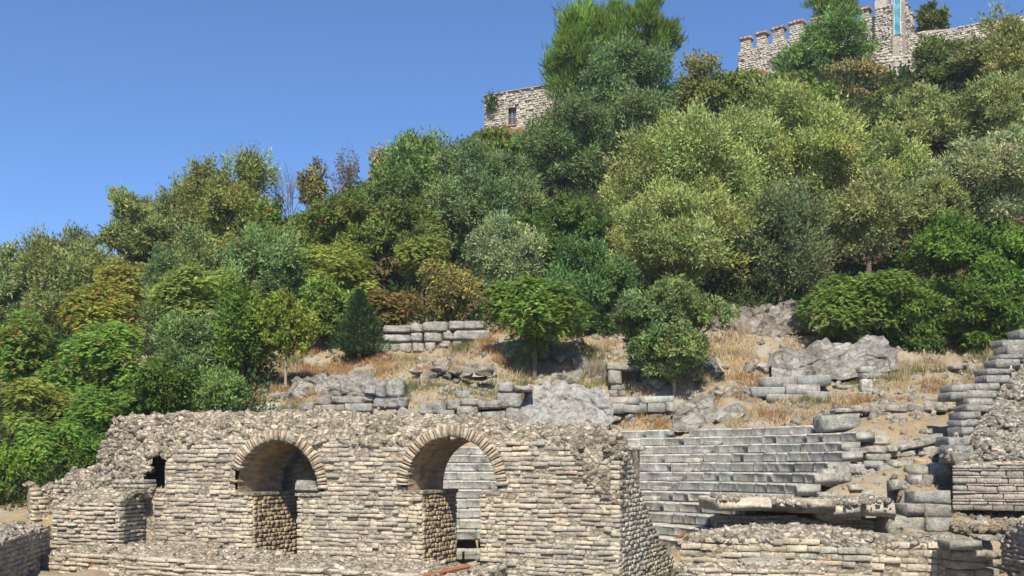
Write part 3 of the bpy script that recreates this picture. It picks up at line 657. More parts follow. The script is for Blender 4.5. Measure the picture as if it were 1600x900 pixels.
stack('stepped_benches', 'three long grey bench rows stepped above the seating', 'bench', GH(1240, 632), [
 (1193, 589, 1246, 605), (1246, 587, 1298, 603), (1175, 605, 1226, 620), (1226, 601, 1281, 616),
 (1200, 616, 1262, 631), (1262, 612, 1318, 629), (1295, 626, 1342, 637), (1318, 613, 1355, 621)], dep=.9, kind='seat', col=(.37, .36, .325), back=1.2, jit=.02, style='brick')
stack('stone_course', 'single straight course of rough stones across the dry slope', 'wall', GH(1420, 645), [
 (1307, 638, 1332, 645), (1332, 633, 1360, 645), (1360, 632, 1385, 645), (1385, 632, 1420, 644), (1420, 631, 1446, 644), (1446, 630, 1462, 643), (1462, 629, 1482, 643), (1480, 626, 1504, 641)], dep=.7, col=(.40, .36, .31))
stack('tumbled_course', 'tumbled double row of long stones leaning up to the right wall', 'wall', GH(1400, 716), [
 (1328, 699, 1356, 709), (1358, 697, 1388, 709), (1388, 696, 1405, 707), (1405, 688, 1444, 705, 12), (1443, 676, 1481, 698, 14), (1315, 709, 1341, 725), (1356, 709, 1394, 721), (1395, 702, 1433, 717, 4), (1435, 693, 1477, 716, 10)], dep=.8, col=(.43, .41, .35))
stack('scattered_upper_stones', 'flat grey stones scattered on the slope right of the stepped benches', 'stones', GH(1370, 600), [
 (1344, 572, 1370, 584), (1348, 583, 1388, 593), (1367, 600, 1404, 611), (1307, 601, 1342, 608)], dep=.7, back=1.5)
loose('upright_stone', 'pale upright stone with a notch standing on the dry slope', 'stone block', (1347, 592, 1364, 612), GH(1355, 612), .4, col=(.52, .49, .43))
stack('slope_stones', 'small stones by the stepped wall on the upper dry slope', 'stones', GH(1500, 580), [(1512, 568, 1538, 580), (1488, 571, 1505, 577), (1488, 588, 1500, 600), (1455, 574, 1472, 581)], dep=.5)
stack('small_rock_pair', 'two upright grey rocks left of the large outcrop', 'rocks', GH(1190, 586), [(1168, 566, 1186, 580), (1184, 564, 1208, 586), (1172, 578, 1190, 592)], dep=.8, style='boulder', kind='rock', col=(.37, .36, .33))
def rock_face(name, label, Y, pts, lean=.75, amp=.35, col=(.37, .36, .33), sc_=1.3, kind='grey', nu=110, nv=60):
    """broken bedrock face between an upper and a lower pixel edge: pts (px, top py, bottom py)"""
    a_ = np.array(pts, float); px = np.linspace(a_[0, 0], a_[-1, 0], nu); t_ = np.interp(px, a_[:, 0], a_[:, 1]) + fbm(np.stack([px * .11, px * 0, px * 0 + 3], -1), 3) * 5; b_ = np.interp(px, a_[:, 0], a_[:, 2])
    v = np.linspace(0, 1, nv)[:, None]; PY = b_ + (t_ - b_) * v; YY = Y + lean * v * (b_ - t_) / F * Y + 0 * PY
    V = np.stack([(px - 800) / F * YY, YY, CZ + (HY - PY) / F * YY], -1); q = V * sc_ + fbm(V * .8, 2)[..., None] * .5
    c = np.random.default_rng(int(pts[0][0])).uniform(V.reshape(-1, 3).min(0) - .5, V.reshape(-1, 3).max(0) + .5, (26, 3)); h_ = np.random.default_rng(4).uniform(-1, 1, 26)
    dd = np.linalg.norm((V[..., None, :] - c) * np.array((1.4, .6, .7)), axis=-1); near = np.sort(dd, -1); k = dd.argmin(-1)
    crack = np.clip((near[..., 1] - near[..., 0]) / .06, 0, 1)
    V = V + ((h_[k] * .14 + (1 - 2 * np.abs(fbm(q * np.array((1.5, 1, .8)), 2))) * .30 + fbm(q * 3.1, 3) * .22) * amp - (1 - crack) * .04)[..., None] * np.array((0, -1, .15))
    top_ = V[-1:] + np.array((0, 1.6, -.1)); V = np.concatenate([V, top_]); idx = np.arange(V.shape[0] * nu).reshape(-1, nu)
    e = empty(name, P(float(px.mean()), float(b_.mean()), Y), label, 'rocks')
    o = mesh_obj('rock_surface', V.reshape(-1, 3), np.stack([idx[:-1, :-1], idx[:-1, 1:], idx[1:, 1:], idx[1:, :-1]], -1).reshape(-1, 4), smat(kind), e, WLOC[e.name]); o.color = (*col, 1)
rock_face('bedrock_face', 'smooth cracked grey bedrock face behind the right end of the arched wall', GH(880, 668) - .4, [(812, 640, 672), (822, 606, 672), (850, 600, 674), (880, 598, 674), (915, 602, 672), (940, 604, 668), (952, 618, 664), (958, 640, 660)], col=(.37, .36, .33))
rock_face('rock_outcrop', 'grey rock outcrop in rounded faces at the foot of the bright green shrub', GH(1290, 594) - .5, [(1205, 575, 590), (1212, 550, 594), (1245, 546, 596), (1262, 558, 596), (1272, 534, 596), (1296, 533, 594), (1330, 538, 592), (1345, 530, 588), (1380, 530, 582), (1398, 545, 578), (1404, 566, 576)], lean=.9, amp=.5, col=(.35, .34, .31), kind='rock', sc_=1.0)
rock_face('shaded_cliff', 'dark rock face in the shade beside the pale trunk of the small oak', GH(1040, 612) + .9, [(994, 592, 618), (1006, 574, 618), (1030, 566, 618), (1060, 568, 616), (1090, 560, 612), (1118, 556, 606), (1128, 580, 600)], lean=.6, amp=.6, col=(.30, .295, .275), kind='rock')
rock_face('slope_bedrock', 'weathered bedrock slope with dry grass right of the long grey bench', GH(1110, 660, 39.5) - .3, [(1050, 650, 676), (1066, 628, 676), (1100, 614, 676), (1140, 606, 672), (1172, 604, 664), (1190, 628, 656)], lean=1.2, amp=.5, col=(.38, .36, .31), kind='rock')
rock_face('boulder_bank', 'rough grey bank of bedrock behind the boulder wall', GH(520, 626) - .1, [(448, 612, 630), (462, 592, 630), (500, 586, 628), (540, 588, 624), (575, 584, 622), (592, 590, 618)], lean=.9, amp=.45, col=(.36, .34, .30), kind='rock')
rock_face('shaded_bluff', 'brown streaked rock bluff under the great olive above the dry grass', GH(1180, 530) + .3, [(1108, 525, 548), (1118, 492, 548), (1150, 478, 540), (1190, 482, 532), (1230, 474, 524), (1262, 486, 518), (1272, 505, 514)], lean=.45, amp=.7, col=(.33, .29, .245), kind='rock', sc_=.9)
rock_face('terrace_ledge', 'long broken grey ledge along the upper edge of the grass terrace', GH(720, 586), [(640, 580, 592), (660, 570, 594), (700, 568, 592), (740, 570, 590), (768, 570, 588), (776, 580, 586)], lean=1.0, amp=.4, col=(.38, .355, .30), kind='rock')
stack('ledge_rocks', 'broken pale rocks on the ledge over the bedrock face', 'rocks', GH(880, 598), [(850, 580, 885, 600), (880, 577, 918, 598), (845, 592, 862, 602), (915, 585, 948, 610), (935, 590, 950, 620)], dep=1., style='boulder', kind='rock', col=(.36, .345, .305))
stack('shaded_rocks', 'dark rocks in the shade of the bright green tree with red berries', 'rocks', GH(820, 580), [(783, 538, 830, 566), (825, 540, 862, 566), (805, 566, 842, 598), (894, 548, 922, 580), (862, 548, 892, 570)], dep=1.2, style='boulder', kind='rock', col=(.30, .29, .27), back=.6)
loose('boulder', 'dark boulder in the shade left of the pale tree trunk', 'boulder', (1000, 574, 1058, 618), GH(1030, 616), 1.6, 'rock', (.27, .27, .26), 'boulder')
loose('boulder', 'small white boulder right of the pale tree trunk', 'boulder', (1071, 607, 1099, 622), GH(1085, 622), .8, 'rock', (.52, .50, .46), 'boulder')
loose('boulder', 'long slanting rock above the top row of seats', 'boulder', (1116, 626, 1176, 664), GH(1140, 664, 40), 1.0, 'rock', (.45, .43, .38), 'boulder', tilt=-28)
stack('grass_rocks', 'mossy rocks in the dry grass right of the tree with the pale trunk', 'rocks', GH(1110, 640), [(1070, 628, 1100, 650), (1096, 620, 1126, 646), (1056, 636, 1078, 660), (1128, 612, 1150, 630), (1140, 604, 1176, 626), (1096, 640, 1124, 662)], dep=1., style='boulder', kind='rock', col=(.42, .40, .35), back=.6)
stack('cliff_rocks', 'pale weathered rocks in the shade under the big olive tree', 'rocks', GH(1145, 540), [(1130, 546, 1154, 570), (1128, 490, 1152, 530), (1150, 500, 1176, 530), (1108, 540, 1132, 566), (1210, 480, 1260, 515)], dep=1.2, style='boulder', kind='rock', col=(.40, .38, .34), back=.9)
loose('leaning_block', 'large grey block with a slanted end lying above the seat rows', 'stone block', (1284, 647, 1346, 671), GH(1315, 671), .9, col=(.37, .36, .33), tilt=-5)
for lab, box, kw in [
 ('square pale block alone on the bare ground by the broken slab', (1341, 765, 1379, 780), dict(turn=18, dep=.5, col=(.50, .46, .40), style='crisp')),
 ('half sunk block behind the bare patch, leftmost of the loose blocks', (1328, 725, 1353, 739), dict(dep=.5)),
 ('flat-topped block under the tumbled row, left of centre', (1352, 720, 1384, 732), dict(dep=.5, turn=-10, style='crisp')),
 ('small tipped block with a rusty side', (1375, 727, 1396, 741), dict(dep=.35, tilt=10)),
 ('flat-topped block under the tumbled row, right of centre', (1395, 719, 1427, 731), dict(dep=.5, style='crisp')),
 ('small block with an orange lichen patch', (1429, 717, 1449, 729), dict(dep=.4, col=(.55, .42, .24))),
 ('broad tilted block near the pale rock by the right wall', (1421, 728, 1455, 743), dict(dep=.5, turn=12, tilt=3, style='crisp')),
 ('squarish pale block below the broad tilted block', (1424, 742, 1445, 759), dict(dep=.4, style='crisp', col=(.48, .46, .41))),
 ('small squared block at the front of the loose blocks', (1394, 751, 1416, 765), dict(dep=.4, style='crisp')),
 ('rough brown block beside the squarish pale one', (1444, 742, 1465, 762), dict(dep=.5, col=(.36, .32, .26))),
 ('big rounded pale rock against the right wall', (1455, 723, 1487, 745), dict(dep=.8, col=(.48, .46, .42))),
 ('large rough block at the front end of a seat row', (1236, 757, 1281, 780), dict(dep=.7, col=(.45, .43, .37))),
 ('block with dark hollow under it at the end of a seat row', (1285, 733, 1313, 759), dict(dep=.7, col=(.46, .44, .39))),
 ('block behind the one at the end of the seat row', (1309, 727, 1331, 753), dict(dep=.8, col=(.45, .43, .38))),
 ('crumbled low stone among the loose blocks', (1348, 733, 1376, 746), dict(dep=.5, style='boulder')),
 ('thin white slab flat on the bare ground', (1330, 757, 1349, 764), dict(dep=.5, col=(.62, .59, .53))),
 ('long low slab beside the large rough block', (1280, 769, 1313, 775), dict(dep=.5, col=(.46, .43, .36))),
 ('pale worn stone above the tumbled row', (1363, 680, 1392, 694), dict(dep=.6, col=(.50, .47, .41)))]:
    loose('loose_block', lab, 'stone block', box, ground_hit((box[0] + box[2]) / 2, box[3], 24) or 28., **{**dict(kind='grey', col=(.43, .41, .365)), **kw}, group='loose blocks right of the seating')

# ------------------------------------------------------------------ walls in the right foreground
RF = Frame.px(1060, 23.8, 1372, 22.4)
simple_wall('low_front_wall', 'low crumbling wall with a jagged rubble top before the broken slab', RF, 1062, 1362,
 [(1062, 856), (1085, 847), (1120, 842), (1240, 844), (1270, 848), (1362, 856)], [(1062, 846), (1085, 836), (1120, 831), (1160, 826), (1240, 824), (1300, 828), (1362, 836)], 1.3, .9, zb=.1, n_rub=900, rsize=(.05, .19), top_f=.7,
 colf=lambda s_, z, r: vary((.46, .40, .285) if r.random() < .6 else (.40, .375, .31), r, .18), lens=(.2, .6), ch=.15, col=(.45, .40, .32), rough=.14)
sup = simple_wall('added_back_wall', 'rubble wall added to close off and darken the hollow under the broken slab', Frame.px(1120, 26.3, 1400, 26.2), 1120, 1396, [(1120, 806), (1396, 812)], [(1120, 804), (1396, 810)], .8, .3, zb=.3, n_rub=0, col=(.36, .32, .25), limit=60)  # added wall, closes the back so the hollow under the slab reads dark
sl = empty('broken_slab', P(1258, 826, 25.4), 'thick broken slab of old concrete over a dark hollow', 'slab')
st = Stones(sl, 'wall', 'slab_piece')
for (x0, y0, x1, y1, dz, tl) in ((1126, 781, 1206, 798, 0, 0), (1203, 784, 1256, 800, .05, 0), (1254, 786, 1300, 805, .1, 1), (1298, 789, 1352, 810, .1, 2), (1340, 783, 1398, 803, .3, 1)):
    yy = 25.0 + dz; A = P(x0, y1, yy); B = P(x1, y0, yy); st.add(((A.x + B.x) / 2, yy + 1.5, (A.z + B.z) / 2), rot_axes([(1, 0, 0), (0, 1, 0), (0, 0, 1)], rng, .8 + tl * .6), (B.x - A.x + .05, 3.0, B.z - A.z + .04), vary((.54, .475, .365), rng, .1), 'brick')
st.flush()
rb = Stones(sl, 'core', 'rubble_stone', 'rubble', 0)
for _ in range(700):
    px = rng.uniform(1126, 1398); yy = rng.uniform(25.0, 26.8); sz = rng.uniform(.03, .12)
    x = (px - 800) / F * 25; z = zat(np.interp(px, [1126, 1200, 1300, 1398], [781, 785, 789, 784]), 25) + (yy - 25) * .05
    rb.add((x, yy, z), rand_axes(rng), (sz * 1.4, sz, sz * .8), vary((.50, .45, .36), rng, .22), 'rubble')
rb.flush()
stack('block_pier', 'stack of five big squared blocks left of the brick-banded wall', 'wall', 25.2, [
 (1430, 767, 1487, 789), (1416, 787, 1447, 807), (1447, 788, 1488, 809), (1390, 807, 1446, 836), (1447, 808, 1490, 831)], dep=.8, col=(.42, .395, .335), jit=.05, style='brick')
stack('fallen_slab', 'flat slab fragment lying on the low front wall footing', 'slab', 21.7, [(1166, 873, 1232, 888, 3)], dep=.9, col=(.50, .46, .39))
R3 = Frame.px(1150, 21.2, 1300, 20.9)
simple_wall('front_footing', 'low footing of flat stones at the bottom edge', R3, 1060, 1290, [(1060, 893), (1130, 890), (1200, 888), (1290, 890)], [(1060, 888), (1130, 884), (1200, 882), (1290, 884)], .9, .6, zb=.3, n_rub=220, col=(.48, .43, .34), rsize=(.05, .18))
R2 = Frame.px(1358, 23.2, 1492, 22.8)
simple_wall('hollowed_wall', 'low rubble wall with a hollowed broken face by the stepped stones', R2, 1356, 1486, [(1356, 860), (1376, 858), (1400, 852), (1440, 850), (1486, 852)], [(1356, 846), (1376, 848), (1420, 843), (1486, 845)], 1.8, .9, zb=.2, n_rub=420, col=(.44, .39, .30), rsize=(.05, .19), lens=(.2, .5), ch=.17, rough=.16, drop=.06)
stack('stepped_stones', 'flight of long worn stone steps at the bottom right', 'steps', 22.6, [
 (1489, 846, 1540, 860), (1490, 861, 1546, 877), (1545, 863, 1562, 874), (1490, 877, 1542, 889), (1488, 890, 1521, 906), (1521, 890, 1562, 906), (1540, 873, 1565, 886)], dep=1.0, col=(.45, .415, .335), back=-1.4, jit=.02, style='brick')
stack('ground_ledge', 'low earth-bound stones between the block pier and the stepped stones', 'stones', 23.8, [(1376, 838, 1420, 850), (1420, 836, 1470, 846), (1470, 834, 1500, 845), (1500, 838, 1530, 846), (1545, 838, 1570, 846)], dep=1.6, col=(.46, .41, .32), style='boulder', kind='core')
# brick-banded wall
BW = Frame.px(1488, 25.9, 1608, 25.2)
bw = empty('brick_banded_wall', BW.p(1, .5, 1.9), 'upright wall of grey stone courses banded with thin red tile rows', 'wall')
zcb = lambda s_: np.full_like(np.asarray(s_, float), BW.z_of(1540, 722)); wall_core(bw, BW, 0.02, BW.L + 1.2, BW.z_of(1540, 798), zcb, lambda s_: zcb(s_) + .02, 1.2, lambda s_: .1, rough=.03, front=.06)
s1_ = Stones(bw, 'wall', 'stone'); s2_ = Stones(bw, 'brick', 'tile')
rows = [(724, 727, 't'), (727, 733, 's'), (733, 735.5, 't'), (735.5, 744, 's'), (744, 747, 't'), (747, 756, 's'), (756, 759, 't'), (759, 768, 's'), (768, 771.5, 't'), (771.5, 780, 's'), (780, 784, 't'), (784, 789, 's'), (789, 798, 'd')]
for y0, y1, kd in rows:
    a_ = 0.; z0, z1 = BW.z_of(1540, y1), BW.z_of(1540, y0)
    while a_ < BW.L + 1.2:
        L = rng.uniform(.35, .8) if kd != 't' else rng.uniform(.3, .55)
        c = BW.p(a_ + L / 2, .1 + rng.normal(0, .01), (z0 + z1) / 2); a_ += L
        if kd == 't':
            if rng.random() > .08: s2_.add(c - BW.n * .01, [BW.t, BW.n, UP], (L - .01, .22, (z1 - z0) * rng.uniform(.75, 1)), vary((.40, .27, .185) if rng.random() < .5 else (.43, .35, .25), rng, .12), 'brick')
        else: s1_.add(c, rot_axes([BW.t, BW.n, UP], rng, 1), (L - .02, .22, (z1 - z0) * .93), vary((.345, .33, .295) if kd == 's' else (.24, .21, .17), rng, .12), 'brick')
s1_.flush(); s2_.flush()
# rubble under the undercut foot of the banded wall
uf = empty('undercut_rubble', BW.p(1, .3, 1.4), 'reddish broken rubble under the undercut foot of the banded wall', 'rubble'); rb = Stones(uf, 'core', 'rubble_stone', 'rubble', 40)
for _ in range(420):
    px = rng.uniform(1486, 1600); q = rng.random(); py = 800 + 30 * q; yy = 26.3 - 1.6 * q + rng.normal(0, .08); sz = rng.uniform(.05, .17)
    p = P(px, py, yy); rb.add(p, rand_axes(rng), (sz * 1.3, sz, sz * .8), vary((.37, .31, .23) if rng.random() < .82 else (.40, .26, .17), rng, .25), 'rubble')
rb.flush()
V = np.array([[P(px, py, 26.9 - 2.0 * k / 8 + .0) for px in np.linspace(1484, 1640, 24)] for k, py in enumerate(np.linspace(794, 834, 9))]); V = V + (fbm(V * 3, 3) * .1)[..., None] * UP
idx = np.arange(9 * 24).reshape(9, 24); o = mesh_obj('bank', V.reshape(-1, 3), np.stack([idx[:-1, :-1], idx[1:, :-1], idx[1:, 1:], idx[:-1, 1:]], -1).reshape(-1, 4), smat('core'), uf, WLOC[uf.name]); o.color = (.34, .26, .16, 1)
# great rubble wall climbing at the right edge, faced by stepped ashlar
rwall = empty('rubble_side_wall', P(1560, 720, 26.5), 'great sloping mass of rubble masonry at the right edge', 'wall')
pxs = np.linspace(1478, 1760, 58); vs_ = np.linspace(0, 1, 40)
top = lambda px: np.interp(px, [1478, 1490, 1510, 1530, 1560, 1580, 1600, 1680, 1760], [700, 688, 668, 640, 600, 580, 562, 500, 470])
def side_pt(px, v):
    y0, y1 = 722., top(px); Yb = np.interp(px, [1478, 1600, 1760], [26.4, 25.9, 25.4]); Yt = Yb + np.maximum(0, (y0 - y1)) / 722 * 32
    py = y0 + (y1 - y0) * v; Y = Yb + (Yt - Yb) * v ** 1.15
    return np.stack([(px - 800) / F * Y, Y, CZ + (HY - py) / F * Y], -1)
PXg, Vg = np.meshgrid(pxs, vs_); V = side_pt(PXg, Vg); nn = fbm(V * 1.4, 4); V = V + (nn * .26)[..., None] * np.array((0, -.5, .85))
Vb = V[-1:] + np.array((.6, 3.0, -.4)); V = np.concatenate([V, Vb, Vb - np.array((0, 0, 6))]); m = len(pxs); idx = np.arange(len(V) * m).reshape(-1, m)
o = mesh_obj('core', V.reshape(-1, 3), np.stack([idx[:-1, :-1], idx[:-1, 1:], idx[1:, 1:], idx[1:, :-1]], -1).reshape(-1, 4), smat('core'), rwall, WLOC[rwall.name]); o.color = (.50, .455, .375, 1)
rb = Stones(rwall, 'core', 'rubble_stone', 'rubble', 120)
for _ in range(3000):
    px, v = rng.uniform(1482, 1640), rng.random(); p = side_pt(np.array(px), np.array(v)); p = p + fbm(p[None] * 1.4, 4)[0] * .26 * np.array((0, -.5, .85)); sz = .05 + .2 * rng.random() ** 2
    rb.add(p, rot_axes([(1, 0, 0), (0, 1, 0), (0, 0, 1)], rng, 25), (sz * 1.6, sz, sz * .6), vary((.48, .44, .36) if rng.random() < .85 else (.36, .34, .30), rng, .26), 'rubble')
rb.flush()
sw = empty('stepped_wall_end', P(1530, 700, 27.5), 'stepped grey ashlar edge climbing along the rubble wall to the right', 'wall')
st = Stones(sw, 'grey', 'stone')
for (x0, y0, x1, y1) in [(1592, 515, 1625, 530), (1565, 530, 1600, 541), (1572, 540, 1600, 556), (1594, 541, 1620, 556), (1562, 554, 1598, 563), (1555, 562, 1594, 576), (1540, 576, 1580, 587), (1541, 586, 1576, 598), (1486, 601, 1522, 613), (1518, 598, 1560, 611), (1483, 613, 1514, 625), (1512, 610, 1556, 624), (1511, 623, 1550, 634), (1508, 633, 1545, 644), (1500, 643, 1532, 656), (1500, 656, 1526, 668), (1500, 668, 1520, 681), (1480, 683, 1512, 698), (1488, 696, 1516, 710), (1486, 709, 1512, 723)]:
    yy = np.interp(y1, [515, 560, 600, 660, 720], [34.3, 32.6, 30.6, 28.4, 26.2]); A = P(x0, y1, yy); B = P(x1, y0, yy)
    st.add(((A.x + B.x) / 2, yy + .35, (A.z + B.z) / 2), rot_axes([(1, 0, 0), (0, 1, 0), (0, 0, 1)], rng, 1.4), (B.x - A.x, .9, B.z - A.z + .01), vary((.37, .355, .315), rng, .14), 'brick')
st.flush()
cw = Frame.px(1560, 23.4, 1640, 21.0)
simple_wall('curved_stub', 'rough curved wall stub at the lower right corner', cw, 1562, 1640, [(1562, 850), (1580, 830), (1600, 822), (1640, 815)], [(1562, 838), (1580, 820), (1600, 812), (1640, 800)], 1.0, .6, zb=.3, n_rub=260, col=(.42, .38, .30), rsize=(.05, .19), rough=.14)

# ------------------------------------------------------------------ handrails
def tube(path, rad, seg=8):
    V, Q = [], []; path = [np.array(p, float) for p in path]
    for i, p in enumerate(path):
        d = path[min(i + 1, len(path) - 1)] - path[max(i - 1, 0)]; d = d / max(np.linalg.norm(d), 1e-9)
        u = np.cross(d, (0.31, .17, .93)); u /= max(np.linalg.norm(u), 1e-9); v = np.cross(d, u); r_ = rad[i] if hasattr(rad, '__len__') else rad
        V += [p + r_ * (math.cos(2 * math.pi * k / seg) * u + math.sin(2 * math.pi * k / seg) * v) for k in range(seg)]
    for i in range(len(path) - 1):
        for k in range(seg): Q.append((i * seg + k, i * seg + (k + 1) % seg, (i + 1) * seg + (k + 1) % seg, (i + 1) * seg + k))
    return np.array(V), np.array(Q)
def join(parts):
    V, Q, n = [], [], 0
    for v, q in parts: V.append(v); Q.append(q + n); n += len(v)
    return np.vstack(V), np.vstack(Q)
def handrail(label, a_, b_, posts, drop):
    e = empty('handrail', a_, label, 'handrail', 'rusty handrails of the walkway')
    mesh_obj('rail', *tube([a_, a_.lerp(b_, .5), b_], .05), M_rust, e, WLOC[e.name], smooth=True)
    for f in posts:
        p = a_.lerp(b_, f); mesh_obj('post', *tube([p, p - Vector((0, 0, drop))], .045), M_rust, e, WLOC[e.name], smooth=True)
handrail('rusty handrail in front of the right arch at the bottom edge', P(610, 912, 20.8), P(733, 884.5, 21.6), (.15, .64), .9)
handrail('short rusty handrail rising behind the foot of the wing wall', P(1028, 855, 28.6), P(1075, 833, 28.2), (.1, .93), .75)
e = empty('railing_post', P(724, 900, 27), 'thin dark post standing in the water inside the right arch', 'post'); mesh_obj('post', *tube([P(724, 905, 27), P(724, 862, 27)], .035), M_rust, e, WLOC[e.name])

# ------------------------------------------------------------------ the castle on the ridge
CAST = (.45, .42, .36)
def castle_wall(name, label, fr, s0, s1, zb, zt, thick, parent=None, cat='wall', n=(.2, .46), ch=.21, hole=None, col=CAST, cap=True):
    e = parent or empty(name, fr.p((s0 + s1) / 2, 0, zb), label, cat)
    ns = max(2, int((s1 - s0) / .4)); nz = max(2, int((float(np.max(zt(np.array([s0, s1])))) - zb) / .4)); S = np.linspace(s0, s1, ns + 1)
    rows = [(zb + (zt(S) - zb) * i / nz, .06) for i in range(nz + 1)] + [(zt(S), thick), (np.full_like(S, zb), thick)]
    Z = np.array([r_[0] for r_ in rows]); D = np.array([[r_[1]] * len(S) for r_ in rows]); SS = np.repeat(S[None], len(rows), 0)
    V = fr.O + SS[..., None] * fr.t + D[..., None] * fr.n + Z[..., None] * UP; idx = np.arange(V.shape[0] * V.shape[1]).reshape(V.shape[:2])
    Q = np.stack([idx[:-1, :-1], idx[:-1, 1:], idx[1:, 1:], idx[1:, :-1]], -1)
    if hole is not None:
        kp = ~hole((SS[:-1, :-1] + SS[1:, 1:]) / 2, (Z[:-1, :-1] + Z[1:, 1:]) / 2); kp[nz:] = True; Q = Q[kp]
    fl = [list(map(int, q)) for q in Q.reshape(-1, 4)] + [[int(v) for v in idx[:, 0]], [int(v) for v in idx[::-1, -1]]]
    o = py_mesh('masonry', V.reshape(-1, 3), fl, smat('castle'), e, WLOC[e.name]); o.color = (.36, .315, .25, 1)
    st = Stones(e, 'castle', 'stone', 'stonework', 0)
    coursed(st, fr, s0, s1, zb, 60, (lambda s_, z: (z < zt(s_)) & ~hole(s_, z)) if hole is not None else (lambda s_, z: z < zt(s_)), ch, n, lambda s_, z, r: vary(col if r.random() < .96 else (.43, .34, .26), r, .24), .3, gap=.04, zgap=.03, jit=.04, style='rubble' )
    st.flush(); return e
def add_cap(parent, fr, s0, s1, z, thick, over=.12, hgt=.22):
    c = link(bpy.data.objects.new('brick_cap', None), parent, fr.p((s0 + s1) / 2, 0, z)); st = Stones(c, 'brick', 'tile')
    k = s0 - over
    while k < s1 + over - .1:
        L = min(.42, s1 + over - k); st.add(fr.p(k + L / 2, thick / 2 - .02, z + hgt / 2), rot_axes([fr.t, fr.n, UP], rng, 2), (L - .015, thick + over, hgt), vary((.38, .25, .17), rng, .2), 'brick'); k += L
    st.flush()
# house with one window
HF = Frame.px(757, 94.0, 890, 90.5); zh = HF.z_of(762, 150); zhb = HF.z_of(762, 222)
w0, w1, wz0, wz1 = HF.s_of(791), HF.s_of(805.5), HF.z_of(798, 195), HF.z_of(798, 169)
hs = empty('stone_house', HF.p(4, 3, zhb), 'flat-topped stone house with one barred window among the trees on the ridge', 'house')
castle_wall('wall', '', HF, 0, HF.L, zhb, lambda s_: np.full_like(np.asarray(s_, float), zh), 1.0, hs, hole=lambda s_, z: (s_ > w0) & (s_ < w1) & (z > wz0) & (z < wz1))
HL = Frame(HF.p(0, 0, 0)[:2] + HF.n[:2] * 5, -HF.n[:2], HF.t[:2]); castle_wall('wall', '', HL, 0, 5, zhb, lambda s_: np.full_like(np.asarray(s_, float), zh), .8, hs)
add_cap(hs, HF, 0, HF.L, zh, .8, .1, .14)
M_pane = flat_mat('dark_window_glass', (.06, .07, .09), .2, .1, 3, 0, .5); M_frame = flat_mat('grey_window_frame', (.20, .19, .20), .7, .15, 5, .1)
wd = link(bpy.data.objects.new('window', None), hs, HF.p((w0 + w1) / 2, .3, wz0))
def slab_box(name, fr, s0, s1, d0, d1, z0, z1, mat, parent):
    V = [fr.p(s_, d, z) for z in (z0, z1) for s_, d in ((s0, d0), (s1, d0), (s1, d1), (s0, d1))]
    return py_mesh(name, V, [(3, 2, 1, 0), (4, 5, 6, 7), (0, 1, 5, 4), (1, 2, 6, 5), (2, 3, 7, 6), (3, 0, 4, 7)], mat, parent, WLOC[parent.name])
wm = (w0 + w1) / 2; wq = (wz0 + wz1) / 2
slab_box('pane', HF, w0 - .05, wm - .03, .34, .36, wz0, wz1, M_pane, wd); slab_box('pane', HF, wm + .03, w1 + .05, .34, .36, wz0, wz1, M_pane, wd)
for s_ in (w0 + .03, wm, w1 - .03): slab_box('frame', HF, s_ - .04, s_ + .04, .28, .34, wz0, wz1, M_frame, wd)
for z in (wz0 + .04, wq, wz1 - .04): slab_box('frame', HF, w0, w1, .29, .33, z - .03, z + .03, M_frame, wd)
slab_box('sill', HF, w0 - .1, w1 + .1, -.08, .3, wz0 - .12, wz0, flat_mat('brick_sill', (.36, .17, .10)), wd)
slab_box('lintel', HF, w0 - .1, w1 + .1, .02, .3, wz1, wz1 + .16, flat_mat('dark_lintel', (.14, .10, .07)), wd)
# crenellated curtain wall up to the tower
KF = Frame.px(1153, 100.2, 1372, 92.0); zk = KF.z_of(1158, 80)
cw_ = castle_wall('crenellated_wall', 'pale castle wall with square merlons capped in red brick', KF, 0, KF.L, zk - 6, lambda s_: np.full_like(np.asarray(s_, float), zk), 1.0)
for x0, x1, yt in ((1156.5, 1172, 62), (1181.5, 1196.5, 54), (1206, 1224, 46), (1233, 1254, 37), (1268, 1285, 31), (1302, 1320, 24), (1345, 1358, 16)):
    a_, b_ = KF.s_of(x0), KF.s_of(x1); zt_ = KF.z_of((x0 + x1) / 2, yt)
    mo = link(bpy.data.objects.new('merlon', None), cw_, KF.p((a_ + b_) / 2, .3, zk))
    V = [KF.p(s_, d, z) for z in (zk - .1, zt_) for s_, d in ((a_ + .05, .05), (b_ - .05, .05), (b_ - .05, .75), (a_ + .05, .75))]
    o = py_mesh('merlon_core', V, [(4, 5, 6, 7), (0, 1, 5, 4), (1, 2, 6, 5), (2, 3, 7, 6), (3, 0, 4, 7)], smat('castle'), mo, WLOC[mo.name]); o.color = (.42, .38, .30, 1)
    st = Stones(mo, 'castle', 'stone', 'stonework', 0); coursed(st, KF, a_, b_, zk, zt_, lambda s_, z: s_ > -9, .19, (.2, .42), lambda s_, z, r: vary((.52, .48, .41), r, .25), .3, gap=.05, zgap=.05); st.flush()
    k = a_ - .08; st = Stones(mo, 'brick', 'cap_brick')
    while k < b_:
        L = min(.4, b_ + .1 - k); st.add(KF.p(k + L / 2, .38, zt_ + .14), rot_axes([KF.t, KF.n, UP], rng, 2), (L, 1.0, .26), vary((.38, .24, .155), rng, .15), 'brick'); k += L
    st.flush()
